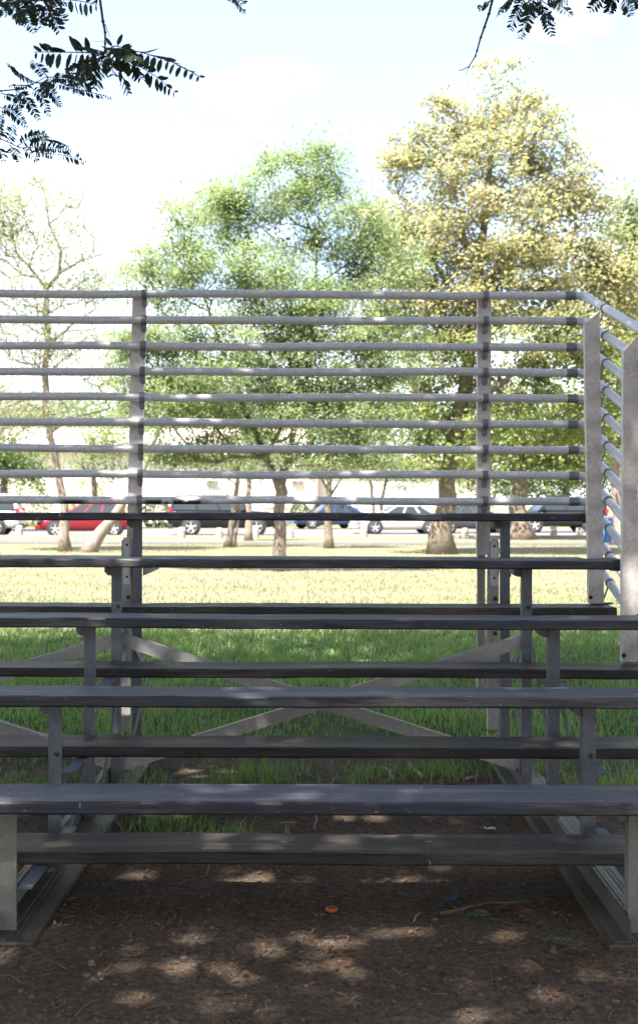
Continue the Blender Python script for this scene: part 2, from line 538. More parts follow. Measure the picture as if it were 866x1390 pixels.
st = lambda a: .05 if abs(a) < 3 else .05 + (abs(a) - 3) * .14
xr = spaced(0, 300, st); xs = np.concatenate([-xr[:0:-1], xr])
yr = np.concatenate([-spaced(0, 60, lambda a: .4 + a * .2)[:0:-1], spaced(0, 500, lambda a: .045 if a < 6.5 else .045 + (a - 6.5) * .07)])
g = sheet('ground', xs, yr, 0, M['ground']); tag(g, 'bare trodden dirt turning to lawn under and behind the bleachers', 'ground', kind='structure')
XR = np.linspace(-120, 120, 121)
p = sheet('footpath', XR, np.linspace(41.0, 44.6, 5), .012, M['asphalt'], lambda X: X * .02); tag(p, 'grey asphalt footpath crossing the dry lawn', 'footpath', kind='structure')
p = sheet('road', XR, np.linspace(51.2, 66, 8), .014, M['road'], lambda X: X * .12); tag(p, 'pale asphalt parking street behind the park', 'road', kind='structure')
k_ = MB()
for i in range(60):
    x0 = -60 + i * 2.0
    y0 = 50.8 + x0 * .12
    z0 = float(gz(x0, y0))
    k_.obox((x0, y0, z0 + .03), (x0 + 1.985, y0 + 1.985 * .12, z0 + .03), .16, .22)
tag(k_.build('kerb', M['concrete']), 'low concrete kerb along the edge of the street', 'kerb', kind='structure')

# ------------------------------------------------------------------ the bleachers
BL = empty('bleachers', (0, 3.3, 0), 'five-row bleachers of dark painted planks on galvanised frames with tall pipe guard rails', 'bleachers')
XL0 = -3.2
RISE, RUN = .2032, .61
FR = [-2.79, -.917, .945]                 # the three frames
Z1, D1 = .426, 3.36


def board(y0, y1, zt, th, x0, x1, seed):
    r = np.random.default_rng(seed)
    n = 60
    c = .006
    prof = [(y0 + c, zt - th), (y1 - c, zt - th), (y1, zt - th + c), (y1, zt - c), (y1 - c, zt), (y0 + c, zt), (y0, zt - c), (y0, zt - th + c)]
    k = len(prof); vs = []; fs = []
    wz = np.interp(np.linspace(0, 1, n), np.linspace(0, 1, 9), r.normal(0, .0014, 9))
    wy = np.interp(np.linspace(0, 1, n), np.linspace(0, 1, 9), r.normal(0, .0012, 9))
    for i in range(n):
        x = x0 + (x1 - x0) * i / (n - 1)
        for (a, b) in prof:
            j = r.normal(0, .0006)
            vs.append((x, a + wy[i] + j, b + wz[i] + j))
    for i in range(n - 1):
        for q in range(k):
            q2 = (q + 1) % k
            fs.append((i * k + q, (i + 1) * k + q, (i + 1) * k + q2, i * k + q2))
    fs.append(tuple(range(k))); fs.append(tuple((n - 1) * k + q for q in range(k))[::-1])
    m = MB(); m.add(vs, fs)
    return m


def ypos(i): return D1 + RUN * i
def seatz(i): return Z1 + RISE * i
def footz(i): return .187 + RISE * i


for i in range(5):
    xr_ = 1.345
    s = board(ypos(i), ypos(i) + .225, seatz(i), .0385, XL0, xr_, 10 + i).build('seat', M['seat'], BL)
    cap = MB()
    y0, y1, zt = ypos(i) - .006, ypos(i) + .231, seatz(i) + .006
    poly = []
    for (cy, cz, a0) in ((y0 + .015, zt - .036, 180), (y1 - .015, zt - .036, 270), (y1 - .015, zt - .015, 0), (y0 + .015, zt - .015, 90)):
        for q in range(5):
            t = R(a0 + q * 22.5); poly.append((cy + .015 * math.cos(t), cz + .015 * math.sin(t)))
    cap.prism(poly, 'x', xr_ - .03, xr_ + .022)
    cap.build('end_cap', M['cap'], s)
    f = board(ypos(i) + .30, ypos(i) + .525, footz(i), .0385, XL0, 1.41, 30 + i).build('footboard', M['foot'], BL)


def angle_z(m, x0, y0, w, dpt, t, z0, z1, side=-1):
    """vertical angle iron, one flange facing the front, one running back on the left (side -1) or right"""
    if side < 0:
        poly = [(x0, y0), (x0 + w, y0), (x0 + w, y0 + t), (x0 + t, y0 + t), (x0 + t, y0 + dpt), (x0, y0 + dpt)]
    else:
        poly = [(x0, y0), (x0 + w, y0), (x0 + w, y0 + dpt), (x0 + w - t, y0 + dpt), (x0 + w - t, y0 + t), (x0, y0 + t)]
    m.prism(poly, 'z', z0, z1)


PLK = .018
for fi, fx in enumerate(FR):
    for i in range(5):
        yl = 3.44 + RUN * i
        w = .05 if i == 0 else .046
        m = MB()
        zb = PLK + .006
        zt = seatz(i) - .0395
        angle_z(m, fx - w / 2, yl, w, .045, .006, zb, zt, -1)
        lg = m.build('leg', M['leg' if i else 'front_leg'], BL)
        # seat bracket, a channel carrying the plank
        b = MB()
        y0, y1 = ypos(i) + .012, ypos(i) + .215
        xa = fx - w / 2 - .034
        b.prism([(xa, seatz(i) - .041), (fx - w / 2 - .001, seatz(i) - .041), (fx - w / 2 - .001, seatz(i) - .078), (xa + .016, seatz(i) - .078), (xa, seatz(i) - .062)], 'y', yl + .012, y1)
        b.build('seat_bracket', M['leg'], lg)
        if i in (1, 3):
            for zz in (seatz(i) - .215,):
                h = MB().lathe([(0, -.006), (.006, -.006), (.009, 0), (.009, .002)][::-1], 8, (fx + .006, yl - .001, zz), 'y')
                h.build('bolt', M['bolt'], lg)
    # horizontal angle carrying each footboard
    for i in range(5):
        m = MB()
        zt = footz(i) - .0395
        xa = fx + .026
        ya, yb = 3.45 + RUN * i, 3.45 + RUN * (i + 1) + .04
        if i == 4: yb = ya + .56
        m.prism([(xa, zt), (xa + .042, zt), (xa + .042, zt - .005), (xa + .005, zt - .005), (xa + .005, zt - .042), (xa, zt - .042)], 'y', ya, yb)
        m.build('foot_bearer', M['leg'], BL)
    # base runner along the ground, and the sloping truss members
    m = MB()
    xa = fx - .035
    m.prism([(xa - .05, PLK), (xa, PLK), (xa, PLK + .062), (xa - .005, PLK + .062), (xa - .005, PLK + .005), (xa - .05, PLK + .005)] if fx > 0 else
            [(xa, PLK), (xa + .05, PLK), (xa + .05, PLK + .005), (xa + .005, PLK + .005), (xa + .005, PLK + .062), (xa, PLK + .062)], 'y', 3.37, 6.12)
    m.build('base_runner', M['runner'], BL)
    for (ya, za, yb, zb) in ((5.30, .74, 5.96, .42), (5.42, .10, 5.98, .40), (4.1, .10, 4.72, .52), (4.72, .09, 5.32, .62)):
        m = MB(); m.obox((fx + .034, ya, za), (fx + .034, yb, zb), .04, .005)
        m.build('truss_bar', M['leg'], BL)

# long diagonal braces between the frames (an X in each bay)
for (xa, xb) in ((FR[0], FR[1]), (FR[1], FR[2])):
    for k, (z0, z1) in enumerate(((.665, .085), (.085, .665))):
        m = MB()
        yy = 5.262 - k * .014 + .06
        p0 = Vector((xa + .0, yy, z0)); p1 = Vector((xb + .0, yy, z1))
        m.obox(p0, p1, .058, .005, up=(0, 0, 1))
        d = (p1 - p0).normalized(); nz = Vector((-d.z, 0, d.x))
        m.obox(p0 + nz * .0265 + Vector((0, .018, 0)), p1 + nz * .0265 + Vector((0, .018, 0)), .005, .03, up=(0, 0, 1))
        m.build('cross_brace', M['brace'], BL)

# back uprights: plate post that carries the rails, plus the bolted upright beside it
def lean_x(x, z, ln): return x + ln * (z - 1.2) / 1.1


RAILZ = [2.374 - .134 * k for k in range(9)]
YR = 6.045
for (xc, ln, xu0, xu1, xs_) in ((-2.86, 0, -2.87, -2.82, -2.83), (-.966, .022, -1.018, -.97, -.934), (.86, 0, .876, .93, .864)):
    m = MB()
    z0, z1 = 1.02, 2.36
    w = .035
    a, b = lean_x(xc, z0, ln), lean_x(xc, z1, ln)
    yf = YR + .023
    # front face, two returns (channel)
    for (l0, r0, ya, yb) in ((-w, w, yf, yf + .005), (-w, -w + .005, yf + .0055, yf + .038), (w - .005, w, yf + .0055, yf + .038)):
        m.add([(a + l0, ya, z0), (a + r0, ya, z0), (a + r0, yb, z0), (a + l0, yb, z0), (b + l0, ya, z1), (b + r0, ya, z1), (b + r0, yb, z1), (b + l0, yb, z1)],
              [(0, 3, 2, 1), (4, 5, 6, 7), (0, 1, 5, 4), (1, 2, 6, 5), (2, 3, 7, 6), (3, 0, 4, 7)])
    po = m.build('rail_post', M['post'], BL)
    m = MB()   # inner stub below the plate
    m.box(a - w + .004, a + w * .35, yf + .02, yf + .025, .31, 1.10)
    m.box(a - w + .004, a - w + .009, yf - .012, yf + .0195, .31, 1.015)
    m.build('post_stub', M['brace'], po)
    m = MB()
    angle_z(m, xu0, 6.0, xu1 - xu0, .05, .006, .12, 1.095, -1)
    up = m.build('upright', M['brace'], BL)
    m = MB(); m.box(xu0 + .010, xu1 - .005, 5.992, 5.999, .865, 1.108, .0015)
    sp = m.build('splice_plate', M['pipe'], up)
    for zz in (1.07, .905): MB().lathe([(0, -.006), (.005, -.006), (.007, 0), (.007, .003)][::-1], 8, (xu0 + .029, 5.992, zz), 'y').build('bolt', M['bolt'], up)
    for zz in (.80, .62): MB().lathe([(0, -.02), (.007, -.02), (.011, -.012), (.011, .003)][::-1], 8, (xu0 + .036, 6.0, zz), 'y').build('bolt', M['bolt'], up)

# guard rails
def side_x(k, y=6.045): return 1.378 + .03 * (k * .134) / 1.4 + .030 * (6.045 - y)


YS_END = 3.72
POSTS_Y = (5.655, 5.05, 4.445)
rb = np.random.default_rng(55)
for k in range(11):
    xs_ = side_x(k); zk = 2.374 - .134 * k
    pts = []
    if k < 9:
        pts += [(XL0, YR, zk)] + [(x, YR + rb.normal(0, .0022), zk + rb.normal(0, .0022)) for x in np.linspace(-2.6, 1.15, 9)]
        c = .045
        e0 = Vector((xs_ - c, YR, zk)); e1 = Vector((xs_, YR, zk)); sl = Vector((0, -1, -RISE / RUN)).normalized()
        e2 = e1 + sl * c
        for t in np.linspace(0, 1, 6):
            pts.append(tuple(e0.lerp(e1, t).lerp(e1.lerp(e2, t), t)))
    else:
        e1 = Vector((xs_, YR, zk)); sl = Vector((0, -1, -RISE / RUN)).normalized()
        pts.append(tuple(e1 + sl * .08))
    # front end stops above the ground boards
    yend = YS_END
    for y in np.linspace(YR - .3, yend, 6):
        pts.append((side_x(k, y), y, zk - (YR - y) * RISE / RUN))
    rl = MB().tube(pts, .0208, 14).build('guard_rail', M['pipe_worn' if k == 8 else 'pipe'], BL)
    if k < 9:
        # dark strap round the pipe, tab screwed to the post
        for (xc, ln, off) in ((-2.83, 0, 0), (-.934, .022, 0), (.864, 0, 0)):
            x = lean_x(xc, zk, ln)
            m = MB()
            w = .0135
            ring = [(-.0245 * math.cos(R(t)), .0245 * math.sin(R(t))) for t in range(-90, 91, 15)]     # round the front
            prof = [(YR + a, zk + b) for a, b in ring]
            inner = [(YR + a * .87, zk + b * .87) for a, b in ring]
            n = len(prof)
            vs = [(x - w, *q) for q in prof] + [(x + w, *q) for q in prof] + [(x - w, *q) for q in inner] + [(x + w, *q) for q in inner]
            fs = []
            for i in range(n - 1):
                fs += [(i, i + 1, n + i + 1, n + i), (i, 2 * n + i, 2 * n + i + 1, i + 1), (n + i, n + i + 1, 3 * n + i + 1, 3 * n + i)]
            m.add(vs, fs)
            m.box(x - w, x + w, YR - .004, YR + .0215, zk + .0215, zk + .0245)
            tab = [(x - w - .003, zk - .02), (x + w - .003, zk - .02), (x + w - .003, zk - .052)] + \
                  [(x - .003 + w * math.cos(R(t)), zk - .052 + w * math.sin(R(t))) for t in range(-20, -161, -20)] + [(x - w - .003, zk - .052)]
            m.prism(tab, 'y', YR + .008, YR + .0225)
            m.lathe([(0, -.005), (.005, -.005), (.007, 0), (.007, .002)][::-1], 8, (x - .003, YR + .008, zk - .05), 'y')
            m.build('strap', M['strap'], rl)
        m = MB()
        x1 = xs_ - .047
        m.tube([(x1 - .055, YR, zk), (x1 - .05, YR, zk), (x1 - .004, YR, zk), (x1, YR, zk)], [.0212, .0235, .0235, .0212], 14)
        m.build('coupling', M['sleeve'], rl)
    for y in POSTS_Y:
        z = zk - (YR - y) * RISE / RUN
        m = MB()
        sl = Vector((0, -1, -RISE / RUN)).normalized()
        c = Vector((side_x(k, y), y - .004, z - .0013))
        m.tube([c - sl * .011, c + sl * .011], .0243, 14)
        m.obox(c + Vector((-.012, .006, -.02)), c + Vector((-.024, .03, -.075)), .02, .004, up=(0, 1, 0))
        m.build('strap', M['strap'], rl)

for pi, (y, zb) in enumerate(zip(POSTS_Y, (.805, .603, .40))):
    x_at = lambda z: (1.289 + .028 * (2.2 - z) / 1.4) if pi == 0 else 1.321
    zl = 2.162 - RISE * pi - (.004 if pi else 0)
    w = .0715 if pi == 0 else .066
    m = MB()
    xb, xt = x_at(zb), x_at(zl)
    yf = y
    n = 14
    r_ = np.random.default_rng(60 + pi)
    front = []
    # plate outline with slightly wavy edges, slanted top
    L = [(xb + (xt - xb) * t + r_.normal(0, .0006), zb + (zl - zb) * t) for t in np.linspace(0, 1, n)]
    Rr = [(xb + w + (xt - xb) * t + r_.normal(0, .0006), zb + (zl + .068 - zb) * t) for t in np.linspace(0, 1, n)]
    out_ = L + Rr[::-1]
    N2 = len(out_)
    vs = [(x, yf, z) for x, z in L] + [(x, yf, z) for x, z in Rr] + [(x, yf + .005, z) for x, z in L] + [(x, yf + .005, z) for x, z in Rr]
    fs = []
    for i in range(n - 1):
        fs += [(i, n + i, n + i + 1, i + 1), (2 * n + i, 2 * n + i + 1, 3 * n + i + 1, 3 * n + i), (i, i + 1, 2 * n + i + 1, 2 * n + i), (n + i, 3 * n + i, 3 * n + i + 1, n + i + 1)]
    fs += [(0, 2 * n, 3 * n, n), (n - 1, 2 * n - 1, 4 * n - 1, 3 * n - 1)]
    m.add(vs, fs)
    # return flange along the left edge
    vs = []
    for (x, z) in L: vs += [(x, yf + .0055, z), (x + .005, yf + .0055, z), (x + .005, yf + .04, z), (x, yf + .04, z)]
    fs = []
    for i in range(n - 1):
        a, b = i * 4, i * 4 + 4
        for q in range(4): fs.append((a + q, a + (q + 1) % 4, b + (q + 1) % 4, b + q))
    fs += [(0, 1, 2, 3), tuple(4 * (n - 1) + q for q in (3, 2, 1, 0))]
    m.add(vs, fs)
    po = m.build('side_post', M['post'], BL)
    m = MB()
    m.box(xb + .012, xb + w + .045, yf + .006, yf + .05, zb - .006, zb + .002)
    m.lathe([(0, -.010), (.007, -.010), (.010, -.004), (.010, .002)][::-1], 8, (xb + .006, yf - .0005, zb + .03), 'y')
    m.build('foot_bracket', M['bolt'], po)

# the planks the frames rest on
for k, (x0, x1, lab) in enumerate(((-2.93, -2.73, 'half-buried timber sleeper under the far left bleacher frame'),
                                   (-1.025, -.822, 'half-buried timber sleeper under the left bleacher frame, ending by the pale front leg'),
                                   (.845, 1.05, 'half-buried timber sleeper under the right bleacher frame, catching a patch of sun'))):
    m = board(3.36, 6.3, PLK, .08, x0, x1, 90 + k)
    # turn the plank so that its grain runs away from the camera
    vs = [(x, y, z) for x, y, z in m.v]
    o = m.build('timber_sleeper', M['sleeper'])
    tag(o, lab, 'timber sleeper', 'timber sleepers under the bleacher frames')

# ------------------------------------------------------------------ foliage
def leaf_cards(C, size, r, aspect=.5, droop=.25, up=.55, var=.35, sunny=1.0):
    """C (n,3) leaf positions -> diamond leaves folded a little on the midrib"""
    n = len(C)
    u = r.normal(size=(n, 3)); u[:, 2] = u[:, 2] * .6 - droop
    u /= np.linalg.norm(u, axis=1)[:, None]
    nrm = r.normal(size=(n, 3)); nrm[:, 2] = np.abs(nrm[:, 2]) + up
    nrm += np.array([-.26, -.42, .87]) * up * sunny      # blades turn towards the light
    w = np.cross(nrm, u); w /= np.linalg.norm(w, axis=1)[:, None] + 1e-9
    nn = np.cross(u, w)
    L = size * (1 + r.uniform(-var, var, n))[:, None]
    W = L * aspect * .5
    base = C - u * L * .5
    tip = C + u * L * .5 - nn * L * .06
    a = C - u * L * .05 + w * W + nn * L * .06
    b = C - u * L * .05 - w * W + nn * L * .06
    V = np.stack([base, a, tip, b], 1).reshape(-1, 3)
    Fa = np.arange(n * 4).reshape(n, 4)
    return V, Fa


def in_lobe(c, rad, n, r, shell=.45):
    d = r.normal(size=(n, 3)); d /= np.linalg.norm(d, axis=1)[:, None]
    q = shell + (1 - shell) * r.random(n) ** .6
    return np.asarray(c) + d * q[:, None] * np.asarray(rad)


def branches_to(centres, trunk_nodes, r, step=.5, tip=.012, wob=.07, sides=5, tip_gain=1.0):
    """grow boughs from the trunk nodes to every clump centre, joining the nearest bough already there"""
    pos = [np.array(p[:3]) for p in trunk_nodes]; par = [-1] * len(pos)
    nt_ = len(pos)
    c0 = np.mean([p for p in pos], axis=0)
    order = np.argsort([min(np.linalg.norm(c - p) for p in pos) for c in centres])
    for oi in order:
        c = centres[oi]
        A = np.array(pos)
        dv = c - A
        d = np.linalg.norm(dv, axis=1) + np.clip(A[:, 2] - c[2] + .15, 0, None) * 1.6
        j = int(np.argmin(d))
        L = np.linalg.norm(c - pos[j])
        n = max(1, int(L / step))
        a = pos[j].copy(); last = j
        for q in range(1, n + 1):
            t = q / n
            pt = a + (c - a) * t
            pt[2] -= math.sin(t * math.pi) * L * .06
            if q < n: pt = pt + r.normal(0, wob * step, 3)
            pos.append(pt); par.append(last); last = len(pos) - 1
    n = len(pos); area = np.zeros(n)
    kids = np.zeros(n, int)
    for i in range(nt_, n): kids[par[i]] += 1
    for i in range(n - 1, nt_ - 1, -1):
        if kids[i] == 0: area[i] += tip ** 2
        if par[i] >= nt_: area[par[i]] += area[i] * tip_gain
    rad = np.sqrt(np.maximum(area, tip ** 2))
    mb = MB()
    for i in range(nt_, n):
        p0, p1 = pos[par[i]], pos[i]
        r0 = rad[i] if par[i] < nt_ else rad[par[i]]
        r0 = min(r0, rad[i] * 1.35)
        if np.linalg.norm(p1 - p0) < 1e-4: continue
        mb.tube([p0, p1], [r0, rad[i]], sides, cap=False)
    return mb


def densify(path, step=.4):
    out = []
    for (p, q) in zip(path[:-1], path[1:]):
        p = np.array(p); q = np.array(q); n = max(1, int(np.linalg.norm(q[:3] - p[:3]) / step))
        for i in range(n): out.append(p + (q - p) * i / n)
    out.append(np.array(path[-1]))
    return out


def make_tree(name, label, base, trunks, lobes, d, leaf, mat, bark, clumps, per, seed, cat='tree', group=None,
              spread=.42, aspect=.5, depth=.9, droop=.25, mat_low=None, low_z=None, tip=.012, flare=True, upb=.55):
    """trunks: lists of (px, py, dd, width in photo pixels); lobes: (px, py, rx, ry[, dd]) on the photo, at distance d"""
    r = np.random.default_rng(seed)
    root = empty(name, tuple(base), label, cat, group)
    nodes = []
    m = MB()
    for tr in trunks:
        path = []
        for (px, py, dd, wpx) in tr:
            D = d + dd
            path.append(np.append(P(px, py, D), wpx / F * D / 2))
        # keep the first point of a ground trunk on the terrain
        if tr[0][1] > 685:
            path[0][2] = float(gz(path[0][0], path[0][1])) - .05
        fine_ = densify(path, .35)
        pts = []; rr = []
        for i, q in enumerate(fine_):
            w = q[3] * (1 + r.normal(0, .03))
            if flare and tr[0][1] > 685 and i < 3: w *= (1.45, 1.15, 1.03)[i]
            pts.append(q[:3] + r.normal(0, .02 * q[3] / .1, 3) * (1 if i else 0)); rr.append(w)
        m.tube(pts, rr, 10)
        nodes += [np.append(p_, w_) for p_, w_ in zip(pts, rr) if p_[2] > CH - .2]
    tot = sum(l[2] * l[3] for l in lobes)
    cs = []
    for l in lobes:
        k = max(2, int(round(clumps * l[2] * l[3] / tot)))
        dd = l[4] if len(l) > 4 else 0
        sc = (d + dd) / F
        c = P(l[0], l[1], d + dd)
        cs.append(in_lobe(c, (l[2] * sc, max(l[2], l[3]) * sc * depth, l[3] * sc), k, r, .35))
    cs = np.concatenate(cs)
    bm_ = branches_to(cs, nodes, r, tip=tip)
    m.v, off = m.v, len(m.v)
    m.add(bm_.v, bm_.f, True)
    m.build('trunk', bark, root)
    # leaves round each clump centre, flattened sprays
    k = len(cs)
    cnt = r.integers(int(per * .5), int(per * 1.5) + 1, k)
    idx = np.repeat(np.arange(k), cnt)
    sp_ = spread * (.6 + .8 * r.random(k))
    off_ = r.normal(size=(len(idx), 3)) * sp_[idx][:, None] * np.array([1, 1, .55])
    C = cs[idx] + off_
    V, Fa = leaf_cards(C, leaf, r, aspect, droop, upb)
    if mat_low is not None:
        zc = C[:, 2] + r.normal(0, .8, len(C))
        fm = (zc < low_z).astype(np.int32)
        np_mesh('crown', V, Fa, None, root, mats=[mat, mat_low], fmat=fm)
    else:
        np_mesh('crown', V, Fa, mat, root)
    return root


# tree with a pale trunk, in the middle
make_tree('locust_tree', 'light green feathery tree with a pale forked trunk in the middle of the lawn', G(381, 22.6),
          [[(381, 775, 0, 17), (380, 720, 0, 15.5), (381, 670, 0, 16), (377, 652, 0, 15)],
           [(377, 655, 0, 12), (360, 620, .2, 9), (345, 585, .4, 8), (325, 540, .5, 7), (300, 470, .6, 5), (275, 400, .6, 3)],
           [(382, 660, 0, 11), (393, 610, -.2, 9), (405, 560, -.3, 8), (418, 505, -.3, 7), (425, 430, -.2, 5), (430, 330, 0, 3)],
           [(360, 622, .2, 6), (382, 580, .6, 5), (372, 500, .9, 4), (345, 400, 1.0, 3), (335, 330, 1, 2)]],
          [(214, 372, 58, 52), (270, 300, 85, 48), (360, 265, 75, 55), (428, 232, 46, 42), (330, 370, 120, 45), (462, 305, 62, 60), (520, 362, 56, 60),
           (218, 450, 66, 42), (330, 470, 110, 45), (455, 455, 85, 60), (240, 550, 80, 45), (350, 560, 100, 42), (475, 560, 75, 45), (535, 470, 48, 60),
           (235, 610, 50, 28), (300, 615, 60, 22), (430, 622, 70, 20), (400, 410, 90, 50), (300, 520, 120, 45), (440, 510, 90, 45), (200, 500, 45, 45), (500, 610, 50, 25)],
          22.6, .078, M['leaf_b'], M['bark_pale'], 900, 165, 21, tip=.007, upb=1.4, spread=.21, aspect=.42, depth=.85)

# large tree on the right
make_tree('maple_tree', 'tall broad tree with yellowing top and thick dark trunk', G(600, 32.2),
          [[(600, 752, 0, 34), (602, 725, 0, 27), (606, 680, 0, 25), (613, 630, 0, 23), (624, 560, 0, 20), (636, 470, 0, 17), (648, 370, 0, 13), (660, 260, 0, 8), (672, 140, 0, 3)],
           [(618, 600, 0, 11), (580, 560, -.6, 8), (550, 500, -1, 5)],
           [(625, 560, 0, 11), (680, 520, -.8, 8), (740, 470, -1.2, 5), (780, 430, -1, 3)],
           [(640, 440, 0, 9), (600, 380, .6, 6), (570, 310, .8, 3)],
           [(645, 400, 0, 9), (700, 340, .3, 6), (745, 280, .4, 3)]],
          [(680, 310, 120, 150), (690, 460, 150, 90), (560, 380, 70, 90), (674, 98, 32, 22), (600, 158, 42, 32), (724, 150, 42, 36), (556, 205, 42, 40), (778, 230, 40, 42), (792, 300, 45, 55), (842, 385, 45, 55), (655, 142, 62, 38), (812, 340, 42, 48), (825, 440, 48, 60), (512, 300, 34, 44), (530, 390, 46, 44), (820, 520, 50, 50), (722, 190, 55, 42), (592, 195, 48, 34), (545, 228, 42, 38), (670, 240, 110, 48), (762, 262, 42, 52), (640, 330, 115, 52),
           (762, 345, 72, 52), (552, 318, 46, 52), (800, 400, 55, 52), (690, 420, 120, 50), (580, 440, 66, 56), (785, 490, 75, 56), (650, 510, 110, 45), (720, 570, 115, 40), (560, 560, 75, 50), (610, 620, 75, 30), (800, 580, 60, 40)],
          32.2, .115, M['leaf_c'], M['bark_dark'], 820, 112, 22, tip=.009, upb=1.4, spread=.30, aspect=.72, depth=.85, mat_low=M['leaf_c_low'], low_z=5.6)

# sparse twin-trunk tree at the left
make_tree('twin_trunk_tree', 'sparse pale tree with bare upper branches and two leaning trunks', G(103, 33.0),
          [[(90, 749, 0, 14), (88, 705, 0, 12), (84, 665, 0, 11), (76, 630, 0, 10), (67, 595, 0, 9), (62, 550, 0, 8.5), (63, 480, 0, 9), (64, 410, 0, 8), (62, 385, 0, 7)],
           [(120, 748, -.4, 17), (140, 722, -.4, 15), (165, 690, -.3, 12), (188, 655, -.2, 9), (205, 610, 0, 7), (225, 550, .2, 5)],
           [(62, 392, 0, 5), (40, 365, .3, 4), (22, 345, .5, 3), (12, 300, .5, 2)],
           [(64, 392, 0, 6), (80, 372, -.2, 5), (82, 340, -.2, 4), (66, 305, -.1, 3), (60, 260, 0, 2)],
           [(80, 372, -.2, 4), (110, 355, -.5, 3), (140, 345, -.6, 2)],
           [(63, 470, 0, 5), (100, 440, -.3, 4), (130, 420, -.4, 2)],
           [(64, 560, 0, 5), (30, 545, -.4, 4), (-10, 560, -.6, 2)],
           [(66, 590, 0, 5), (95, 570, .5, 3), (150, 555, .7, 2)]],
          [(35, 265, 60, 38), (10, 330, 50, 45), (95, 330, 55, 40), (55, 400, 85, 35), (130, 385, 35, 28), (110, 270, 30, 26), (-30, 300, 40, 60), (40, 470, 75, 40), (130, 480, 45, 50), (35, 560, 60, 35), (-30, 450, 40, 60)],
          33.0, .08, M['leaf_a'], M['bark_red'], 620, 80, 23, upb=1.2, spread=.42, aspect=.45, depth=.9, tip=.009)

make_tree('slim_tree', 'slim tree with a pale smooth stem right of the middle tree', G(447, 37),
          [[(447, 740, 0, 11), (446, 690, 0, 9), (447, 640, 0, 7), (449, 570, 0, 5)], [(447, 668, 0, 4), (436, 650, 0, 3), (425, 630, 0, 2)], [(447, 675, 0, 4), (460, 655, .2, 3), (470, 640, .3, 2)]],
          [(447, 560, 45, 40), (440, 630, 34, 18), (470, 600, 30, 30)], 37, .12, M['leaf_b'], M['bark_pale'], 70, 55, 24, group='small street trees', spread=.4)
make_tree('slim_tree', 'small tree with a leaning pale stem in front of the black car', G(311, 38),
          [[(309, 742, 0, 9), (313, 715, 0, 8), (319, 690, 0, 8), (322, 660, 0, 6), (325, 610, 0, 4)], [(318, 697, 0, 4), (326, 685, .1, 3)]],
          [(325, 610, 42, 28), (300, 630, 30, 16), (350, 590, 30, 30)], 38, .12, M['leaf_b'], M['bark_pale'], 60, 55, 25, group='small street trees', spread=.4)
make_tree('slim_tree', 'small dark-stemmed tree with low tufts close behind the leaning stem', G(338, 46),
          [[(338, 724, 0, 10), (338, 690, 0, 8), (338, 650, 0, 6), (345, 610, 0, 4)]],
          [(338, 640, 30, 16), (350, 610, 34, 24)], 46, .13, M['leaf_e'], M['bark_red'], 46, 55, 26, group='small street trees', spread=.4)
make_tree('slim_tree', 'small dark-stemmed tree standing behind the red car', G(130, 66),
          [[(130, 716, 0, 9), (129, 670, 0, 7), (126, 630, 0, 6), (128, 600, 0, 4)], [(128, 650, 0, 4), (108, 632, 0, 3), (100, 625, 0, 2)]],
          [(140, 630, 35, 26), (120, 600, 45, 22), (160, 590, 36, 32)], 66, .2, M['leaf_e'], M['bark_dark'], 70, 50, 27, group='small street trees', spread=.6)
make_tree('slim_tree', 'small many-stemmed tree behind the silver car', G(512, 68),
          [[(508, 716, 0, 6), (507, 680, 0, 5), (500, 645, 0, 4), (490, 610, 0, 3)], [(516, 716, 0, 6), (518, 680, 0, 5), (526, 640, 0, 4), (535, 610, 0, 3)]],
          [(500, 632, 40, 20), (530, 625, 40, 18), (560, 640, 40, 20)], 68, .2, M['leaf_e'], M['bark_pale'], 70, 50, 28, group='small street trees', spread=.6)
make_tree('far_tree', 'tree with a broad furrowed trunk beyond the footpath, right of the tall tree', G(708, 49),
          [[(708, 731, 0, 32), (707, 700, 0, 26), (705, 660, 0, 24), (703, 600, 0, 18), (705, 520, 0, 10)], [(704, 640, 0, 8), (745, 610, -.5, 6), (780, 570, -.6, 4)]],
          [(700, 600, 60, 30), (750, 600, 60, 34), (650, 610, 50, 30), (720, 550, 80, 40), (790, 610, 40, 35), (640, 650, 34, 16)], 49, .2, M['leaf_c_low'], M['bark_pale'], 220, 55, 29, group='trees along the street', spread=.6, aspect=.6)
make_tree('far_tree', 'tall olive tree with a slender reddish trunk at the right edge', G(837, 42),
          [[(838, 735, 0, 15), (837, 690, 0, 13), (836, 620, 0, 11), (842, 500, 0, 9), (850, 380, 0, 6), (856, 290, 0, 3)]],
          [(855, 290, 34, 36), (880, 340, 50, 50), (846, 380, 46, 45), (880, 450, 60, 60), (836, 480, 45, 45), (850, 570, 55, 45), (900, 560, 60, 60), (930, 420, 60, 90)],
          42, .2, M['leaf_e'], M['bark_red'], 330, 70, 30, group='trees along the street', spread=.5, aspect=.6, upb=1.3)
make_tree('far_tree', 'dark green tree behind the parked cars, between the two right trunks', G(770, 76),
          [[(768, 712, 0, 11), (768, 660, 0, 9), (765, 600, 0, 7)], [(768, 660, 0, 5), (790, 640, 0, 4)]],
          [(700, 630, 60, 26), (770, 625, 60, 35), (830, 640, 45, 30), (740, 660, 50, 18), (680, 660, 40, 14)], 76, .26, M['leaf_d'], M['bark_dark'], 200, 52, 31, group='trees along the street', spread=.8, aspect=.6)
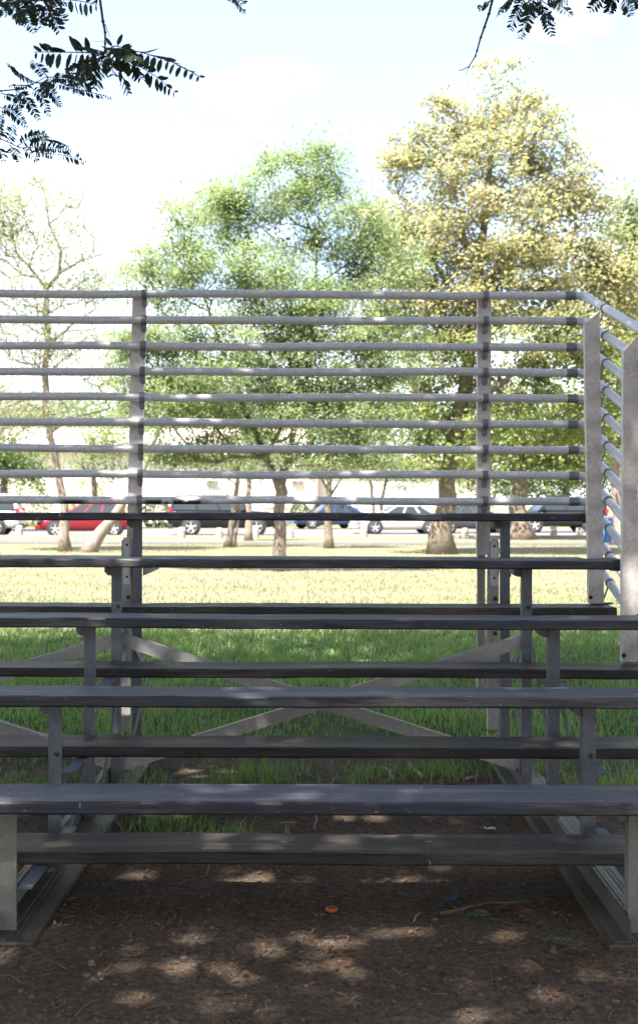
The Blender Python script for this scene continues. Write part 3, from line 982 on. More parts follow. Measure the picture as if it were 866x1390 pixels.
make_tree('far_tree', 'green tree behind the building, left of the middle tree', G(170, 98),
          [[(170, 706, 0, 12), (170, 640, 0, 9), (170, 560, 0, 6)]],
          [(150, 560, 60, 40), (200, 540, 60, 45), (100, 570, 50, 32), (230, 580, 50, 34)], 98, .3, M['leaf_e'], M['bark_dark'], 180, 50, 32, group='trees along the street', spread=1.0, aspect=.6)
make_tree('far_tree', 'green tree rising behind the roof at the left edge', G(10, 96),
          [[(10, 706, 0, 12), (10, 640, 0, 9), (10, 560, 0, 6)]],
          [(0, 560, 60, 34), (50, 580, 50, 26), (-50, 540, 60, 50)], 96, .3, M['leaf_e'], M['bark_dark'], 150, 50, 33, group='trees along the street', spread=1.0, aspect=.6)
make_tree('far_tree', 'dark tree behind the building, between the middle and the tall tree', G(520, 100),
          [[(520, 706, 0, 12), (520, 640, 0, 9), (520, 560, 0, 6)]],
          [(500, 560, 70, 45), (570, 570, 60, 45), (440, 570, 60, 40), (620, 590, 50, 36)], 100, .3, M['leaf_d'], M['bark_dark'], 220, 50, 34, group='trees along the street', spread=1.0, aspect=.6)
make_tree('far_tree', 'broad green tree behind the building, at the back of the middle tree', G(320, 104),
          [[(320, 706, 0, 12), (320, 640, 0, 9), (320, 560, 0, 6)]],
          [(300, 570, 70, 36), (370, 560, 60, 40), (250, 590, 50, 28)], 104, .3, M['leaf_e'], M['bark_dark'], 180, 50, 35, group='trees along the street', spread=1.0, aspect=.6)
make_tree('far_tree', 'leafy tree low on the left, drooping towards the white vehicle', G(15, 60),
          [[(6, 716, 0, 12), (6, 660, 0, 10), (10, 610, 0, 7)]],
          [(10, 630, 42, 20), (40, 640, 26, 14), (-20, 610, 50, 40)], 60, .2, M['leaf_d'], M['bark_dark'], 110, 52, 36, group='trees along the street', spread=.6, aspect=.6)


def make_shrub(name, label, px, d, w, h, mat, seed, cone=False, n=2600, leaf=.11, group='shrubs in front of the building'):
    r = np.random.default_rng(seed)
    base = G(px, d)
    root = empty(name, tuple(base), label, 'shrub', group)
    q = r.random(n)
    t = r.uniform(0, 2 * math.pi, n)
    z = q * h
    rad = (w / 2) * ((1 - q) ** .75 + .06 if cone else np.sqrt(np.clip(1 - (2 * q - .9) ** 2 / 1.25, .02, 1)))
    rr = rad * (.62 + .38 * r.random(n) ** .5) * (1 + .12 * np.sin(3 * t + 5 * q))
    C = base + np.stack([rr * np.cos(t), rr * np.sin(t), z + .05], 1)
    V, Fa = leaf_cards(C, leaf, r, .6, .0, .3)
    np_mesh('foliage', V, Fa, mat, root)
    m = MB()
    for k in range(6):
        a = k * 1.05
        m.tube([base + np.array([.05 * math.cos(a), .05 * math.sin(a), -.02]), base + np.array([w * .25 * math.cos(a), w * .25 * math.sin(a), h * .7])], [.03, .012], 6)
    m.build('stem', M['bark_dark'], root)


make_shrub('shrub', 'conical clipped evergreen in front of the pale wall', 407, 72, 2.1, 1.75, M['shrub'], 41, True)
make_shrub('shrub', 'small conical evergreen beside the brick pier', 432, 73, 1.5, 1.5, M['shrub'], 42, True, 1800)
make_shrub('shrub', 'large rounded green bush behind the white vehicle', 22, 70, 4.2, 3.4, M['leaf_e'], 43, False, 4500, .16)
make_shrub('shrub', 'yellow-green rounded bush behind the red car', 118, 72, 2.6, 2.9, M['leaf_a'], 44, False, 3000, .14)
make_shrub('shrub', 'low dark clipped hedge between the red and the black car', 214, 70, 2.2, 1.5, M['shrub'], 45, False, 2600, .12)

# the tree that shades the bleachers: trunk behind the camera, crown overhead, sprays hanging into view
SH = empty('shade_tree', (-3.4, -2.2, 0), 'overhead shade tree whose dark feathery sprays hang into the top of the view', 'tree')
rs = np.random.default_rng(51)
m = MB()
tp = [(-3.4, -2.2, -.05, .34), (-3.35, -2.1, .8, .26), (-3.2, -1.8, 2.2, .23), (-3.0, -1.3, 3.6, .21), (-2.8, -.6, 4.8, .17), (-2.5, .4, 5.9, .13), (-2.2, 1.6, 6.8, .09), (-2.0, 3.2, 7.4, .05)]
tf = densify(tp, .4); m.tube([q[:3] for q in tf], [q[3] for q in tf], 12)
nodes = [q for q in tf if q[2] > 3]
for br in ([(-2.9, -.9, 4.3, .11), (-1.4, 0, 5.3, .08), (.4, 1.2, 6.2, .05), (2.0, 2.4, 6.9, .03)],
           [(-2.6, .2, 5.6, .09), (-4.0, 1.5, 6.4, .06), (-5.2, 3.2, 7.0, .03)],
           [(-2.3, 1.2, 6.5, .08), (-1.6, 3.4, 6.9, .06), (-1.0, 5.8, 7.4, .04), (-.8, 7.6, 7.7, .02)],
           [(-1.4, 0, 5.3, .06), (-.9, 2.0, 5.2, .045), (-.7, 3.2, 4.7, .03), (-.72, 3.4, 4.2, .02)],
           [(.4, 1.2, 6.2, .04), (.6, 2.4, 5.6, .03), (.62, 3.0, 4.8, .02), (.6, 3.2, 4.2, .014)]):
    b = densify([np.array(q) for q in br], .4); m.tube([q[:3] for q in b], [q[3] for q in b], 8)
    nodes += [np.array(q) for q in b]
cs = []
for (c, rad, k) in (((-2.4, 2.0, 7.6), (5.2, 5.5, 1.5), 390), ((-1.6, 5.6, 7.9), (4.2, 3.7, 1.1), 92), ((1.2, 2.0, 7.4), (3.0, 4.0, 1.2), 90), ((-5.4, 4.4, 7.6), (2.6, 4.2, 1.2), 100), ((.6, 6.6, 8.0), (2.3, 2.4, .8), 45),
                    ((-2.0, -5.5, 4.0), (6.5, 2.6, 3.4), 420), ((-7.5, -.5, 4.2), (1.8, 4.8, 3.2), 230), ((6.4, -.5, 4.4), (2.0, 4.8, 3.2), 230), ((3.5, -5.0, 4.0), (4.0, 2.0, 3.2), 230), ((3.6, 1.0, 7.4), (2.2, 4.0, 1.0), 60), ((-2.2, -.7, 7.4), (3.0, 1.5, .9), 26)):  # low lobes behind and beside the camera are added, unseen, to block skylight
    cs.append(in_lobe(c, rad, k, rs, .15))
cs = np.concatenate(cs)
b = branches_to(cs, nodes, rs, step=.7, tip=.01, sides=4)
m.add(b.v, b.f, True)
m.build('trunk', M['bark_dark'], SH)
idx = np.repeat(np.arange(len(cs)), rs.integers(50, 130, len(cs)))
C = cs[idx] + rs.normal(size=(len(idx), 3)) * np.array([.42, .42, .24])
V, Fa = leaf_cards(C, .15, rs, .5, .2, .9)
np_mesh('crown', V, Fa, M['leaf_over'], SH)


def pinnate(path, D, leaf_px, mb_leaf, mb_twig, r, pairs=None, hang=.55, dz=.0):
    """one compound leaf along a path of photo points at distance D; leaflets are separate folded blades"""
    pts = [P(x, y, D + dz * i / max(1, len(path) - 1)) for i, (x, y) in enumerate(path)]
    # smooth with a quadratic through the points
    P_ = np.array(pts)
    seg = np.linalg.norm(np.diff(P_, axis=0), axis=1); s = np.concatenate([[0], np.cumsum(seg)])
    tot = s[-1]
    L = leaf_px * 1.15 / F * D
    n = pairs or max(5, int(tot / (L * .46)))
    sm = []
    for t in np.linspace(0, tot, 10):
        sm.append([np.interp(t, s, P_[:, k]) for k in range(3)])
    sm = np.array(sm); sm[1:-1] = (sm[:-2] + 2 * sm[1:-1] + sm[2:]) / 4
    mb_twig.tube(sm, list(np.linspace(.0022, .0009, len(sm))), 4, cap=False)
    tilt = r.normal(0, .5)
    for i in range(n):
        q = .12 + .88 * (i + .5) / n
        t = q * tot
        c = np.array([np.interp(q * 9, np.arange(10), sm[:, k]) for k in range(3)])
        q2 = min(1, q + .05)
        dd = np.array([np.interp(q2 * 9, np.arange(10), sm[:, k]) for k in range(3)]) - np.array([np.interp((q2 - .1) * 9, np.arange(10), sm[:, k]) for k in range(3)])
        dd /= np.linalg.norm(dd) + 1e-9
        sidev = np.cross(dd, np.array([0, -1.0, 0]) * math.cos(tilt) + np.array([0, 0, 1.0]) * math.sin(tilt))
        sidev /= np.linalg.norm(sidev) + 1e-9
        size = L * (.6 + .5 * math.sin(min(1, q * 1.05) * math.pi) ** .6) * (1 - .35 * q ** 4)
        for sd in (-1, 1):
            if r.random() < .07: continue
            u = sidev * sd + dd * r.uniform(.15, .5) + np.array([0, 0, -hang]) * (1 if sd * sidev[2] < 0 else .8) + r.normal(0, .12, 3)
            u /= np.linalg.norm(u)
            ax = np.cross(u, dd + r.normal(0, .35, 3)); ax /= np.linalg.norm(ax) + 1e-9
            wv = np.cross(ax, u); l = size * r.uniform(.85, 1.12); w = l * r.uniform(.17, .23)
            b0 = c + u * l * .04
            vs = [b0, b0 + u * l * .22 + wv * w * .85 + ax * w * .25, b0 + u * l * .55 + wv * w + ax * w * .3, b0 + u * l * .84 + wv * w * .62 + ax * w * .15, b0 + u * l,
                  b0 + u * l * .84 - wv * w * .62 + ax * w * .15, b0 + u * l * .55 - wv * w + ax * w * .3, b0 + u * l * .22 - wv * w * .85 + ax * w * .25, b0 + u * l * .25, b0 + u * l * .6]
            mb_leaf.add(vs, [(0, 1, 8), (1, 2, 9, 8), (2, 3, 4, 9), (9, 4, 5, 6), (8, 9, 6, 7), (0, 8, 7)])


def spray(twigs, leaves_, D, seed, hang=.55, join=None):
    r = np.random.default_rng(seed)
    tw, lf = MB(), MB()
    for tpath, w0, w1 in twigs:
        pts = [P(x, y, D) for x, y in tpath]
        rr = list(np.linspace(w0, w1, len(pts)))
        tw.tube(pts, rr, 7)
        for i in range(1, len(pts) - 1):       # swollen nodes
            tw.tube([pts[i] + np.array([0, 0, -.004]), pts[i], pts[i] + np.array([.001, 0, .004])], [rr[i] * .8, rr[i] * 1.7, rr[i] * .8], 6)
    if join is not None:
        p0 = P(*twigs[0][0][0], D); j = np.array(join)
        mid = (p0 + j) / 2 + np.array([.05, -.05, .1])
        tw.tube([j, mid, p0], [.012, .007, twigs[0][1]], 6)
    for it in leaves_:
        path, lpx = it[0], it[1]
        pinnate(path, D + r.normal(0, .05), lpx, lf, tw, r, pairs=it[2] if len(it) > 2 else None, hang=hang, dz=r.normal(0, .1))
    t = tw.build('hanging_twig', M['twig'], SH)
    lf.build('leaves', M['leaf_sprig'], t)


J1, J2 = (-.72, 3.4, 4.2), (.6, 3.2, 4.2)
spray([([(128, -40), (133, -5), (138, 30), (141, 45), (141, 60), (140, 74)], .0042, .0022), ([(141, 34), (148, 52)], .0012, .0006), ([(140, 57), (122, 57)], .0008, .0005)],
      [([(142, 66), (185, 70), (232, 84), (272, 106)], 19, 13), ([(142, 70), (175, 84), (212, 105), (238, 127)], 16), ([(141, 72), (160, 92), (173, 128)], 16),
       ([(140, 74), (122, 96), (102, 128)], 17), ([(140, 73), (98, 72), (44, 72)], 19, 11), ([(140, 74), (132, 96), (126, 122)], 15), ([(142, 68), (168, 66), (190, 86)], 15),
       ([(143, 67), (165, 78), (196, 112)], 14), ([(138, 74), (112, 82), (88, 108)], 16), ([(141, 70), (156, 62), (178, 72)], 13), ([(138, 76), (110, 96), (96, 118)], 14),
       ([(140, 72), (118, 66), (104, 64)], 9), ([(141, 70), (150, 84), (152, 104)], 13)], 3.05, 61, .75, J1)
spray([([(-40, 2), (10, 6), (45, 2), (85, 0), (120, -4), (150, -20)], .0032, .0016)],
      [([(2, -4), (18, 14), (34, 36)], 11), ([(18, 4), (32, 20), (46, 46)], 11), ([(40, 2), (50, 18), (54, 40)], 11), ([(55, 0), (68, 20), (80, 46)], 12), ([(66, 2), (76, 16), (86, 32)], 12),
       ([(60, -2), (30, -2), (4, 4)], 10), ([(84, 0), (104, 2), (132, 8)], 14), ([(50, 2), (38, 12), (26, 32)], 10), ([(70, 0), (62, 14), (60, 36)], 12), ([(-10, 2), (0, 10), (8, 22)], 11), ([(44, -4), (66, -2), (92, 6)], 12), ([(30, -4), (42, 10), (62, 26)], 11)], 3.5, 62, .5, (-1.1, 3.4, 4.4))
spray([([(-40, 130), (0, 125), (28, 122), (48, 113), (64, 104)], .003, .0014)],
      [([(46, 113), (28, 104), (8, 88)], 8), ([(46, 114), (78, 112), (104, 124)], 8), ([(20, 123), (36, 136), (52, 164)], 8), ([(38, 118), (56, 132), (66, 160)], 8), ([(50, 114), (68, 124), (82, 146)], 8),
       ([(-4, 146), (16, 152), (36, 174)], 8), ([(0, 128), (16, 132), (34, 142)], 7), ([(60, 106), (84, 106), (112, 114)], 8), ([(44, 116), (30, 118), (10, 118)], 7), ([(62, 104), (50, 92), (40, 84)], 8),
       ([(90, 120), (120, 126), (150, 134)], 7), ([(20, 124), (24, 140), (26, 152)], 8), ([(64, 106), (58, 120), (60, 134)], 8)], 4.3, 63, .5, (-1.5, 3.8, 4.6))
spray([([(-40, 196), (0, 190), (24, 201), (48, 208), (80, 212)], .003, .001)],
      [([(22, 200), (40, 188), (62, 182)], 8), ([(30, 202), (60, 200), (96, 206)], 7), ([(78, 211), (98, 214), (116, 222)], 8), ([(40, 186), (58, 182), (60, 196)], 7), ([(12, 198), (22, 210), (26, 222)], 8), ([(30, 204), (44, 212), (50, 220)], 7),
       ([(0, 190), (-2, 176), (2, 152)], 7), ([(8, 194), (14, 184), (20, 172)], 8), ([(56, 190), (76, 192), (92, 200)], 7), ([(-6, 200), (2, 208), (4, 220)], 8), ([(44, 206), (58, 206), (72, 214)], 8)], 4.7, 64, .45, (-1.7, 4.2, 4.9))
spray([([(676, -40), (667, -6), (661, 18), (655, 36), (650, 50), (645, 68), (643, 75), (634, 90), (620, 96)], .0042, .0011), ([(634, 90), (629, 102)], .001, .0005)],
      [([(664, 0), (656, 4), (647, 12)], 9), ([(700, -10), (684, 2), (671, 22)], 9)], 3.1, 65, .5, J2)
spray([([(700, -50), (716, -12), (730, -2), (744, 8)], .003, .0014)],
      [([(712, -8), (700, 14), (690, 40)], 10), ([(718, -6), (714, 22), (704, 51)], 10), ([(722, -4), (720, 12), (712, 32)], 9), ([(730, 0), (738, 22), (747, 48)], 10), ([(742, -2), (756, 4), (774, 20)], 9), ([(726, -2), (734, 14), (752, 32)], 9),
       ([(706, -10), (690, 0), (678, 16)], 9), ([(736, -6), (750, -2), (768, 2)], 9), ([(716, -8), (722, 6), (724, 22)], 9)], 3.4, 66, .5, (.62, 3.3, 4.2))
spray([([(800, -50), (820, -14), (846, -10), (880, -16)], .003, .0012)],
      [([(816, -10), (806, 4), (796, 14)], 9), ([(824, -10), (826, 4), (822, 18)], 9), ([(846, -10), (848, 4), (854, 20)], 9), ([(860, -14), (864, 0), (868, 12)], 9), ([(836, -10), (830, -2), (826, 8)], 9), ([(850, -8), (858, -2), (868, 6)], 9)], 3.6, 67, .5, (.9, 3.4, 4.4))
spray([([(296, -60), (304, -20), (310, -6)], .002, .001)], [([(306, -12), (318, 2), (331, 18)], 8), ([(306, -10), (318, -2), (332, 4)], 8)], 3.4, 68, .5, (-.5, 3.3, 4.2))

LT = empty('lawn_tree', (-10.2, 13.2, float(gz(-10.2, 13.2))), 'broad tree left of the lawn throwing a patch of shade on the dry grass', 'tree')
rt = np.random.default_rng(58)
m = MB(); tf = densify([np.array(q) for q in ((-10.2, 13.2, -.1, .26), (-10.1, 13.2, 1.2, .2), (-9.9, 13.1, 3.2, .17), (-9.6, 13.0, 5.4, .1), (-9.5, 13, 7, .04))], .4)
m.tube([q[:3] for q in tf], [q[3] for q in tf], 10)
cs = np.concatenate([in_lobe((-9.6, 12.9, 6.6), (3.2, 2.0, 1.8), 150, rt, .2)])
b = branches_to(cs, [q for q in tf if q[2] > 2], rt, step=.6, tip=.01, sides=4); m.add(b.v, b.f, True); m.build('trunk', M['bark_dark'], LT)
idx = np.repeat(np.arange(len(cs)), 90)
V, Fa = leaf_cards(cs[idx] + rt.normal(size=(len(idx), 3)) * np.array([.35, .35, .22]), .13, rt, .5, .2, .7)
np_mesh('crown', V, Fa, M['leaf_over'], LT)

# ------------------------------------------------------------------ turf, litter and small things on the ground
def blades(n, xr_, yfun, hmin, hmax, wid, mat, name, label, cat, seed, mask=None):
    r = np.random.default_rng(seed)
    x, y = yfun(r, n)
    if mask is not None:
        k = mask(x, y, r); x, y = x[k], y[k]
    n = len(x)
    z = gz(x, y)
    hgt = r.uniform(hmin, hmax, n) * (1 + .25 * np.sin(x * 3.1 + y * 1.7) + .2 * np.sin(x * 7.3 - y * 5.1))
    t = r.uniform(0, 2 * math.pi, n)
    ln = r.uniform(.25, 1.0, n) * hgt
    dx, dy = np.cos(t) * ln, np.sin(t) * ln
    a = r.uniform(0, math.pi, n); wx, wy = np.cos(a) * wid / 2, np.sin(a) * wid / 2 * .6
    b = np.stack([x, y, z - .005], 1); W = np.stack([wx, wy, np.zeros(n)], 1)
    mid = np.stack([x + dx * .35, y + dy * .35, z + hgt * .6], 1)
    tip = np.stack([x + dx, y + dy, z + hgt * (1 - .25 * (ln / hgt) ** 2)], 1)
    V = np.stack([b - W, b + W, mid + W * .75, mid - W * .75, tip], 1).reshape(-1, 3)
    i = np.arange(n) * 5
    q = np.stack([i, i + 1, i + 2, i + 3], 1); tr = np.stack([i + 3, i + 2, i + 4], 1)
    # two face sizes: join quads and degenerate-free triangles through one list
    me = bpy.data.meshes.new(name)
    me.vertices.add(len(V)); me.vertices.foreach_set('co', V.astype(np.float32).ravel())
    lv = np.concatenate([q.ravel(), tr.ravel()]).astype(np.int32)
    me.loops.add(len(lv)); me.loops.foreach_set('vertex_index', lv)
    me.polygons.add(2 * n)
    me.polygons.foreach_set('loop_start', np.concatenate([np.arange(n) * 4, 4 * n + np.arange(n) * 3]).astype(np.int32))
    me.polygons.foreach_set('loop_total', np.concatenate([np.full(n, 4), np.full(n, 3)]).astype(np.int32))
    me.update(calc_edges=True); me.materials.append(mat)
    o = bpy.data.objects.new(name, me); link(o)
    tag(o, label, cat, kind='stuff')
    return o


def grass_xy(r, n):
    y = 5.0 + 10.5 * r.random(n) ** 1.15
    x = r.uniform(-1, 1, n) * (1.6 + y * .31) - .2
    return x, y


def grass_mask(x, y, r):
    edge = 5.95 + .35 * np.sin(x * 1.9 + 1) + .25 * np.sin(x * 4.3 + y * 2)
    p = np.clip((y - edge) / 1.3 + .12 + .25 * np.sin(x * 6.1 + 2) * np.sin(y * 5.3 + x), .03, 1) * np.clip((15.2 - y) / 2.2, 0.05, 1)
    return r.random(len(x)) < p


blades(120000, None, grass_xy, .03, .075, .007, M['grass'], 'green_grass', 'thick green shaded grass behind the bleachers', 'grass', 71, grass_mask)


def tuft_xy(r, n):
    c = np.array([(-.50, 4.95), (-.62, 4.6), (-.9, 5.3), (.25, 5.45), (.55, 5.5), (-1.35, 5.2), (1.25, 5.2), (1.5, 5.0), (-.28, 5.4), (-.38, 4.35), (1.0, 5.6)])
    k = r.integers(0, len(c), n)
    q = c[k] + r.normal(0, .10, (n, 2))
    return q[:, 0], q[:, 1]


blades(9000, None, grass_xy, .03, .085, .007, M['straw'], 'withered_grass', 'withered straw-coloured blades mixed into the shaded green grass', 'grass', 78, grass_mask)
blades(2600, None, tuft_xy, .03, .09, .006, M['grass'], 'grass_tufts', 'straggling grass tufts in the dirt under the bleachers', 'grass', 72)


def straw_xy(r, n):
    y = 11.5 + 32 * r.random(n) ** 1.6
    x = r.uniform(-1, 1, n) * (1.2 + y * .31)
    return x, y


blades(60000, None, straw_xy, .02, .06, .013, M['straw'], 'dry_grass', 'sun-bleached straw-coloured lawn beyond the green grass', 'grass', 73)

r = np.random.default_rng(74)


def litter(n, fn, size, mat, name, label, seed, zoff=.006):
    r = np.random.default_rng(seed)
    x, y = fn(r, n)
    C = np.stack([x, y, gz(x, y) + zoff], 1)
    nn = len(C)
    t = r.uniform(0, 2 * math.pi, nn)
    u = np.stack([np.cos(t), np.sin(t), r.normal(0, .18, nn)], 1); w = np.stack([-np.sin(t), np.cos(t), r.normal(0, .25, nn)], 1)
    L = size * r.uniform(.5, 1.4, nn)[:, None]; W = L * r.uniform(.2, .42, nn)[:, None]
    up_ = np.array([0, 0, 1.0])
    V = np.stack([C - u * L * .5, C + w * W * .6 + up_ * L * .12, C + u * L * .5 + up_ * L * r.uniform(0, .25, nn)[:, None], C - w * W * .6 + up_ * L * .10], 1).reshape(-1, 3)
    o = np_mesh(name, V, np.arange(nn * 4).reshape(nn, 4), mat)
    tag(o, label, 'leaf litter', kind='stuff')


def lit_xy(r, n):
    y = 2.55 + 3.6 * r.random(n) ** .9
    x = r.uniform(-1, 1, n) * (.25 + y * .30)
    k = r.random(n) < .55 + .45 * np.sin(x * 5 + y * 3.3) * np.sin(x * 2.3 - y * 4.1)
    return x[k], y[k]


litter(11000, lit_xy, .019, M['litter'], 'leaf_litter', 'small dry brown leaves strewn over the dirt', 75)


litter(1500, lambda r, n: (r.uniform(-2.6, 2.6, n), 5.3 + 3.4 * r.random(n) ** 1.3), .024, M['litter'], 'grass_leaf_litter', 'small brown leaves caught in the shaded grass edge', 79, .02)


def red_xy(r, n):
    cl = [(170, 1265, .10), (230, 1255, .07), (140, 1270, .1), (250, 1262, .08), (655, 1192, .05), (700, 1190, .05), (640, 1200, .06), (664, 1238, .035), (703, 1252, .04), (660, 1290, .06), (215, 1186, .03),
          (230, 1330, .14), (620, 1340, .14), (420, 1320, .12), (790, 1330, .1), (64, 1175, .05), (520, 1290, .1), (400, 1290, .1)]
    xs_, ys_ = [], []
    for (px, py, s) in cl:
        d = CH * F / (py - CY); k = n // len(cl)
        xs_.append((px - CX) / F * d + r.normal(0, s, k)); ys_.append(d + r.normal(0, s, k))
    return np.concatenate(xs_), np.concatenate(ys_)


litter(620, red_xy, .021, M['litter_red'], 'red_leaf_litter', 'drifts of rust-red fallen leaflets on the dirt', 76, .009)


def pebbles(n, seed):
    r = np.random.default_rng(seed)
    import bmesh
    bm = bmesh.new(); bmesh.ops.create_icosphere(bm, subdivisions=1, radius=1)
    bv = np.array([v.co[:] for v in bm.verts]); bf = np.array([[v.index for v in f.verts] for f in bm.faces]); bm.free()
    y = 2.5 + 3.3 * r.random(n); x = r.uniform(-1, 1, n) * (.2 + y * .30)
    s = .0035 + .006 * r.random(n) ** 3 + (r.random(n) < .02) * .006
    sc = np.stack([s * r.uniform(.8, 1.5, n), s * r.uniform(.8, 1.5, n), s * r.uniform(.45, .8, n)], 1)
    t = r.uniform(0, 6.28, n); ct, st_ = np.cos(t), np.sin(t)
    V = bv[None] * sc[:, None] * (1 + r.normal(0, .12, (n, len(bv), 1)))
    X = V[:, :, 0] * ct[:, None] - V[:, :, 1] * st_[:, None]; Y = V[:, :, 0] * st_[:, None] + V[:, :, 1] * ct[:, None]
    V = np.stack([X + x[:, None], Y + y[:, None], V[:, :, 2] + gz(x, y)[:, None] + s[:, None] * .2], -1).reshape(-1, 3)
    Fa = (bf[None] + (np.arange(n) * len(bv))[:, None, None]).reshape(-1, 3)
    tag(np_mesh('pebbles', V, Fa, M['pebble'], smooth=True), 'grit and small pebbles in the trodden dirt', 'gravel', kind='stuff')


pebbles(2600, 77)
tw_ = MB(); r = np.random.default_rng(80)
for i in range(420):
    y = 2.6 + 3.4 * r.random(); x = r.uniform(-1, 1) * (.25 + y * .29); a = r.uniform(0, 6.28); l = .02 + .07 * r.random() ** 2
    z = float(gz(x, y)) + .005
    tw_.tube([(x, y, z), (x + math.cos(a) * l * .5 + r.normal(0, .004), y + math.sin(a) * l * .5, z + .004), (x + math.cos(a) * l, y + math.sin(a) * l, z + .002)], [.0018, .0016, .0010], 4)
tag(tw_.build('twig_litter', M['stick_dark']), 'broken bits of twig scattered in the dirt', 'twig litter', kind='stuff')


def on_ground(px, py, lift=0.0):
    d = CH * F / (py - CY)
    x = (px - CX) / F * d
    return np.array([x, d, float(gz(x, d)) + lift])


def stick(pp, w, mat, label, seed, name='fallen_twig', forks=()):
    r = np.random.default_rng(seed)
    pts = [on_ground(x, y, w * .8 + .004) for x, y in pp]
    dens = densify([np.append(p_, 0) for p_ in pts], .03)
    P3 = [q[:3] + np.append(r.normal(0, .003, 2), abs(r.normal(0, .003))) for q in dens]
    m = MB().tube(P3, list(np.linspace(w, w * .45, len(P3))), 7)
    for (k, dx, dy) in forks:
        b = P3[int(k * (len(P3) - 1))]
        m.tube([b, b + np.array([dx * .5, dy * .5, .012]), b + np.array([dx, dy, .006])], [w * .6, w * .45, w * .25], 6)
    tag(m.build(name, mat), label, 'twig', 'twigs lying on the dirt')


stick([(600, 1243), (625, 1238), (660, 1229), (690, 1228), (725, 1228)], .006, M['stick_dark'], 'long thin curved twig lying across the dirt at the right', 81, forks=[(.3, -.04, -.05)])
stick([(533, 1062), (530, 1052), (522, 1046)], .009, M['stick'], 'short pale forked stick just behind the front seat', 82, forks=[(.4, .03, .02)])
stick([(574, 1060), (564, 1052), (556, 1040)], .010, M['stick'], 'pale broken stick lying steeply, right of the forked stick', 83)
stick([(432, 1112), (428, 1122), (430, 1132)], .004, M['stick'], 'tiny upright twig between front seat and footboard', 84)
stick([(562, 1252), (572, 1240)], .003, M['stick'], 'thin straight straw on the sunlit dirt in front', 85)
stick([(636, 1062), (648, 1058)], .008, M['stick'], 'small pale stick at the grass edge on the right', 86)
stick([(416, 1050), (424, 1058), (446, 1066)], .006, M['stick_dark'], 'dark bent twig behind the front seat, left of the forked stick', 87, forks=[(.5, .03, -.04)])

# orange lid
c = on_ground(452, 1234)
m = MB().lathe([(0, .009), (.011, .0095), (.017, .0085), (.0195, .006), (.020, .0), (.018, -.002)], 22, tuple(c + np.array([0, 0, .004])))
lid = m.build('bottle_lid', M['lid']); tag(lid, 'round orange plastic lid lying on the dirt', 'lid')
lid_b = MB().box(c[0] - .013, c[0] + .011, c[1] - .005, c[1] + .003, c[2] + .0125, c[2] + .0145).build('band', M['lid_band'])
lid_b.parent = lid
for (px, py, s, mt, nm, lab) in ((475, 1117, .014, 'white_scrap', 'paper_scrap', 'crumpled white paper scrap between front seat and footboard, left of centre frame'),
                                 (666, 1127, .016, 'white_scrap', 'paper_scrap', 'flat white paper scrap just above the first footboard at the right'),
                                 (613, 1223, .016, 'blue_scrap', 'sweet_wrapper', 'dark blue crumpled wrapper on the shaded dirt')):
    c = on_ground(px, py)
    r = np.random.default_rng(int(px))
    n = 5
    gx, gy = np.meshgrid(np.linspace(-1, 1, n), np.linspace(-1, 1, n))
    z = r.random((n, n)) * s * .7
    V = np.stack([c[0] + gx * s * 1.3, c[1] + gy * s, c[2] + .004 + z], -1).reshape(-1, 3)
    Fa = np.array([[a * n + b, a * n + b + 1, (a + 1) * n + b + 1, (a + 1) * n + b] for a in range(n - 1) for b in range(n - 1)])
    tag(np_mesh(nm, V, Fa, M[mt]), lab, 'litter')


def leaf_sprig(px, py, ang, n, ln, mat, label, seed):
    r = np.random.default_rng(seed)
    c = on_ground(px, py, .012)
    u = np.array([math.cos(ang), math.sin(ang), 0]); w = np.array([-u[1], u[0], 0])
    L = MB(); T = MB()
    T.tube([c - u * ln * .1, c + u * ln * .5 + np.array([0, 0, .012]), c + u * ln], [.0018, .0015, .0008], 5)
    for i in range(n):
        q = .1 + .9 * i / n
        b = c + u * ln * q + np.array([0, 0, .012 * math.sin(q * math.pi)])
        for sd in (-1, 1):
            v = w * sd + u * .4 + np.array([0, 0, r.uniform(-.15, .45)]); v /= np.linalg.norm(v)
            l = r.uniform(.026, .038); h = np.cross(v, np.array([0, 0, 1.0])) * l * .2
            L.add([b, b + v * l * .45 + h + np.array([0, 0, .004]), b + v * l, b + v * l * .45 - h + np.array([0, 0, .004])], [(0, 1, 2, 3)])
    root = empty('leaf_sprig', tuple(c), label, 'leaf sprig', 'fallen leaf sprigs')
    T.build('leaf_stalk', M['twig'], root); L.build('leaflets', mat, root)


leaf_sprig(738, 1278, -.8, 8, .15, M['litter_green'], 'fallen green leaf sprig with paired leaflets on the dirt at lower right', 91)
leaf_sprig(660, 1238, -.3, 7, .12, M['litter_red'], 'fallen red-brown leaf sprig just below the long curved twig', 92)
leaf_sprig(700, 1242, -1.2, 8, .14, M['litter_red'], 'fallen orange leaf sprig pointing at the viewer, right of the red-brown one', 93)
leaf_sprig(640, 1244, -1.0, 5, .10, M['litter_green'], 'small fallen olive leaf sprig beneath the long curved twig, beside the red-brown one', 94)
leaf_sprig(150, 1180, .6, 5, .11, M['litter_green'], 'fallen green leaf sprig under the first footboard at the left', 95)

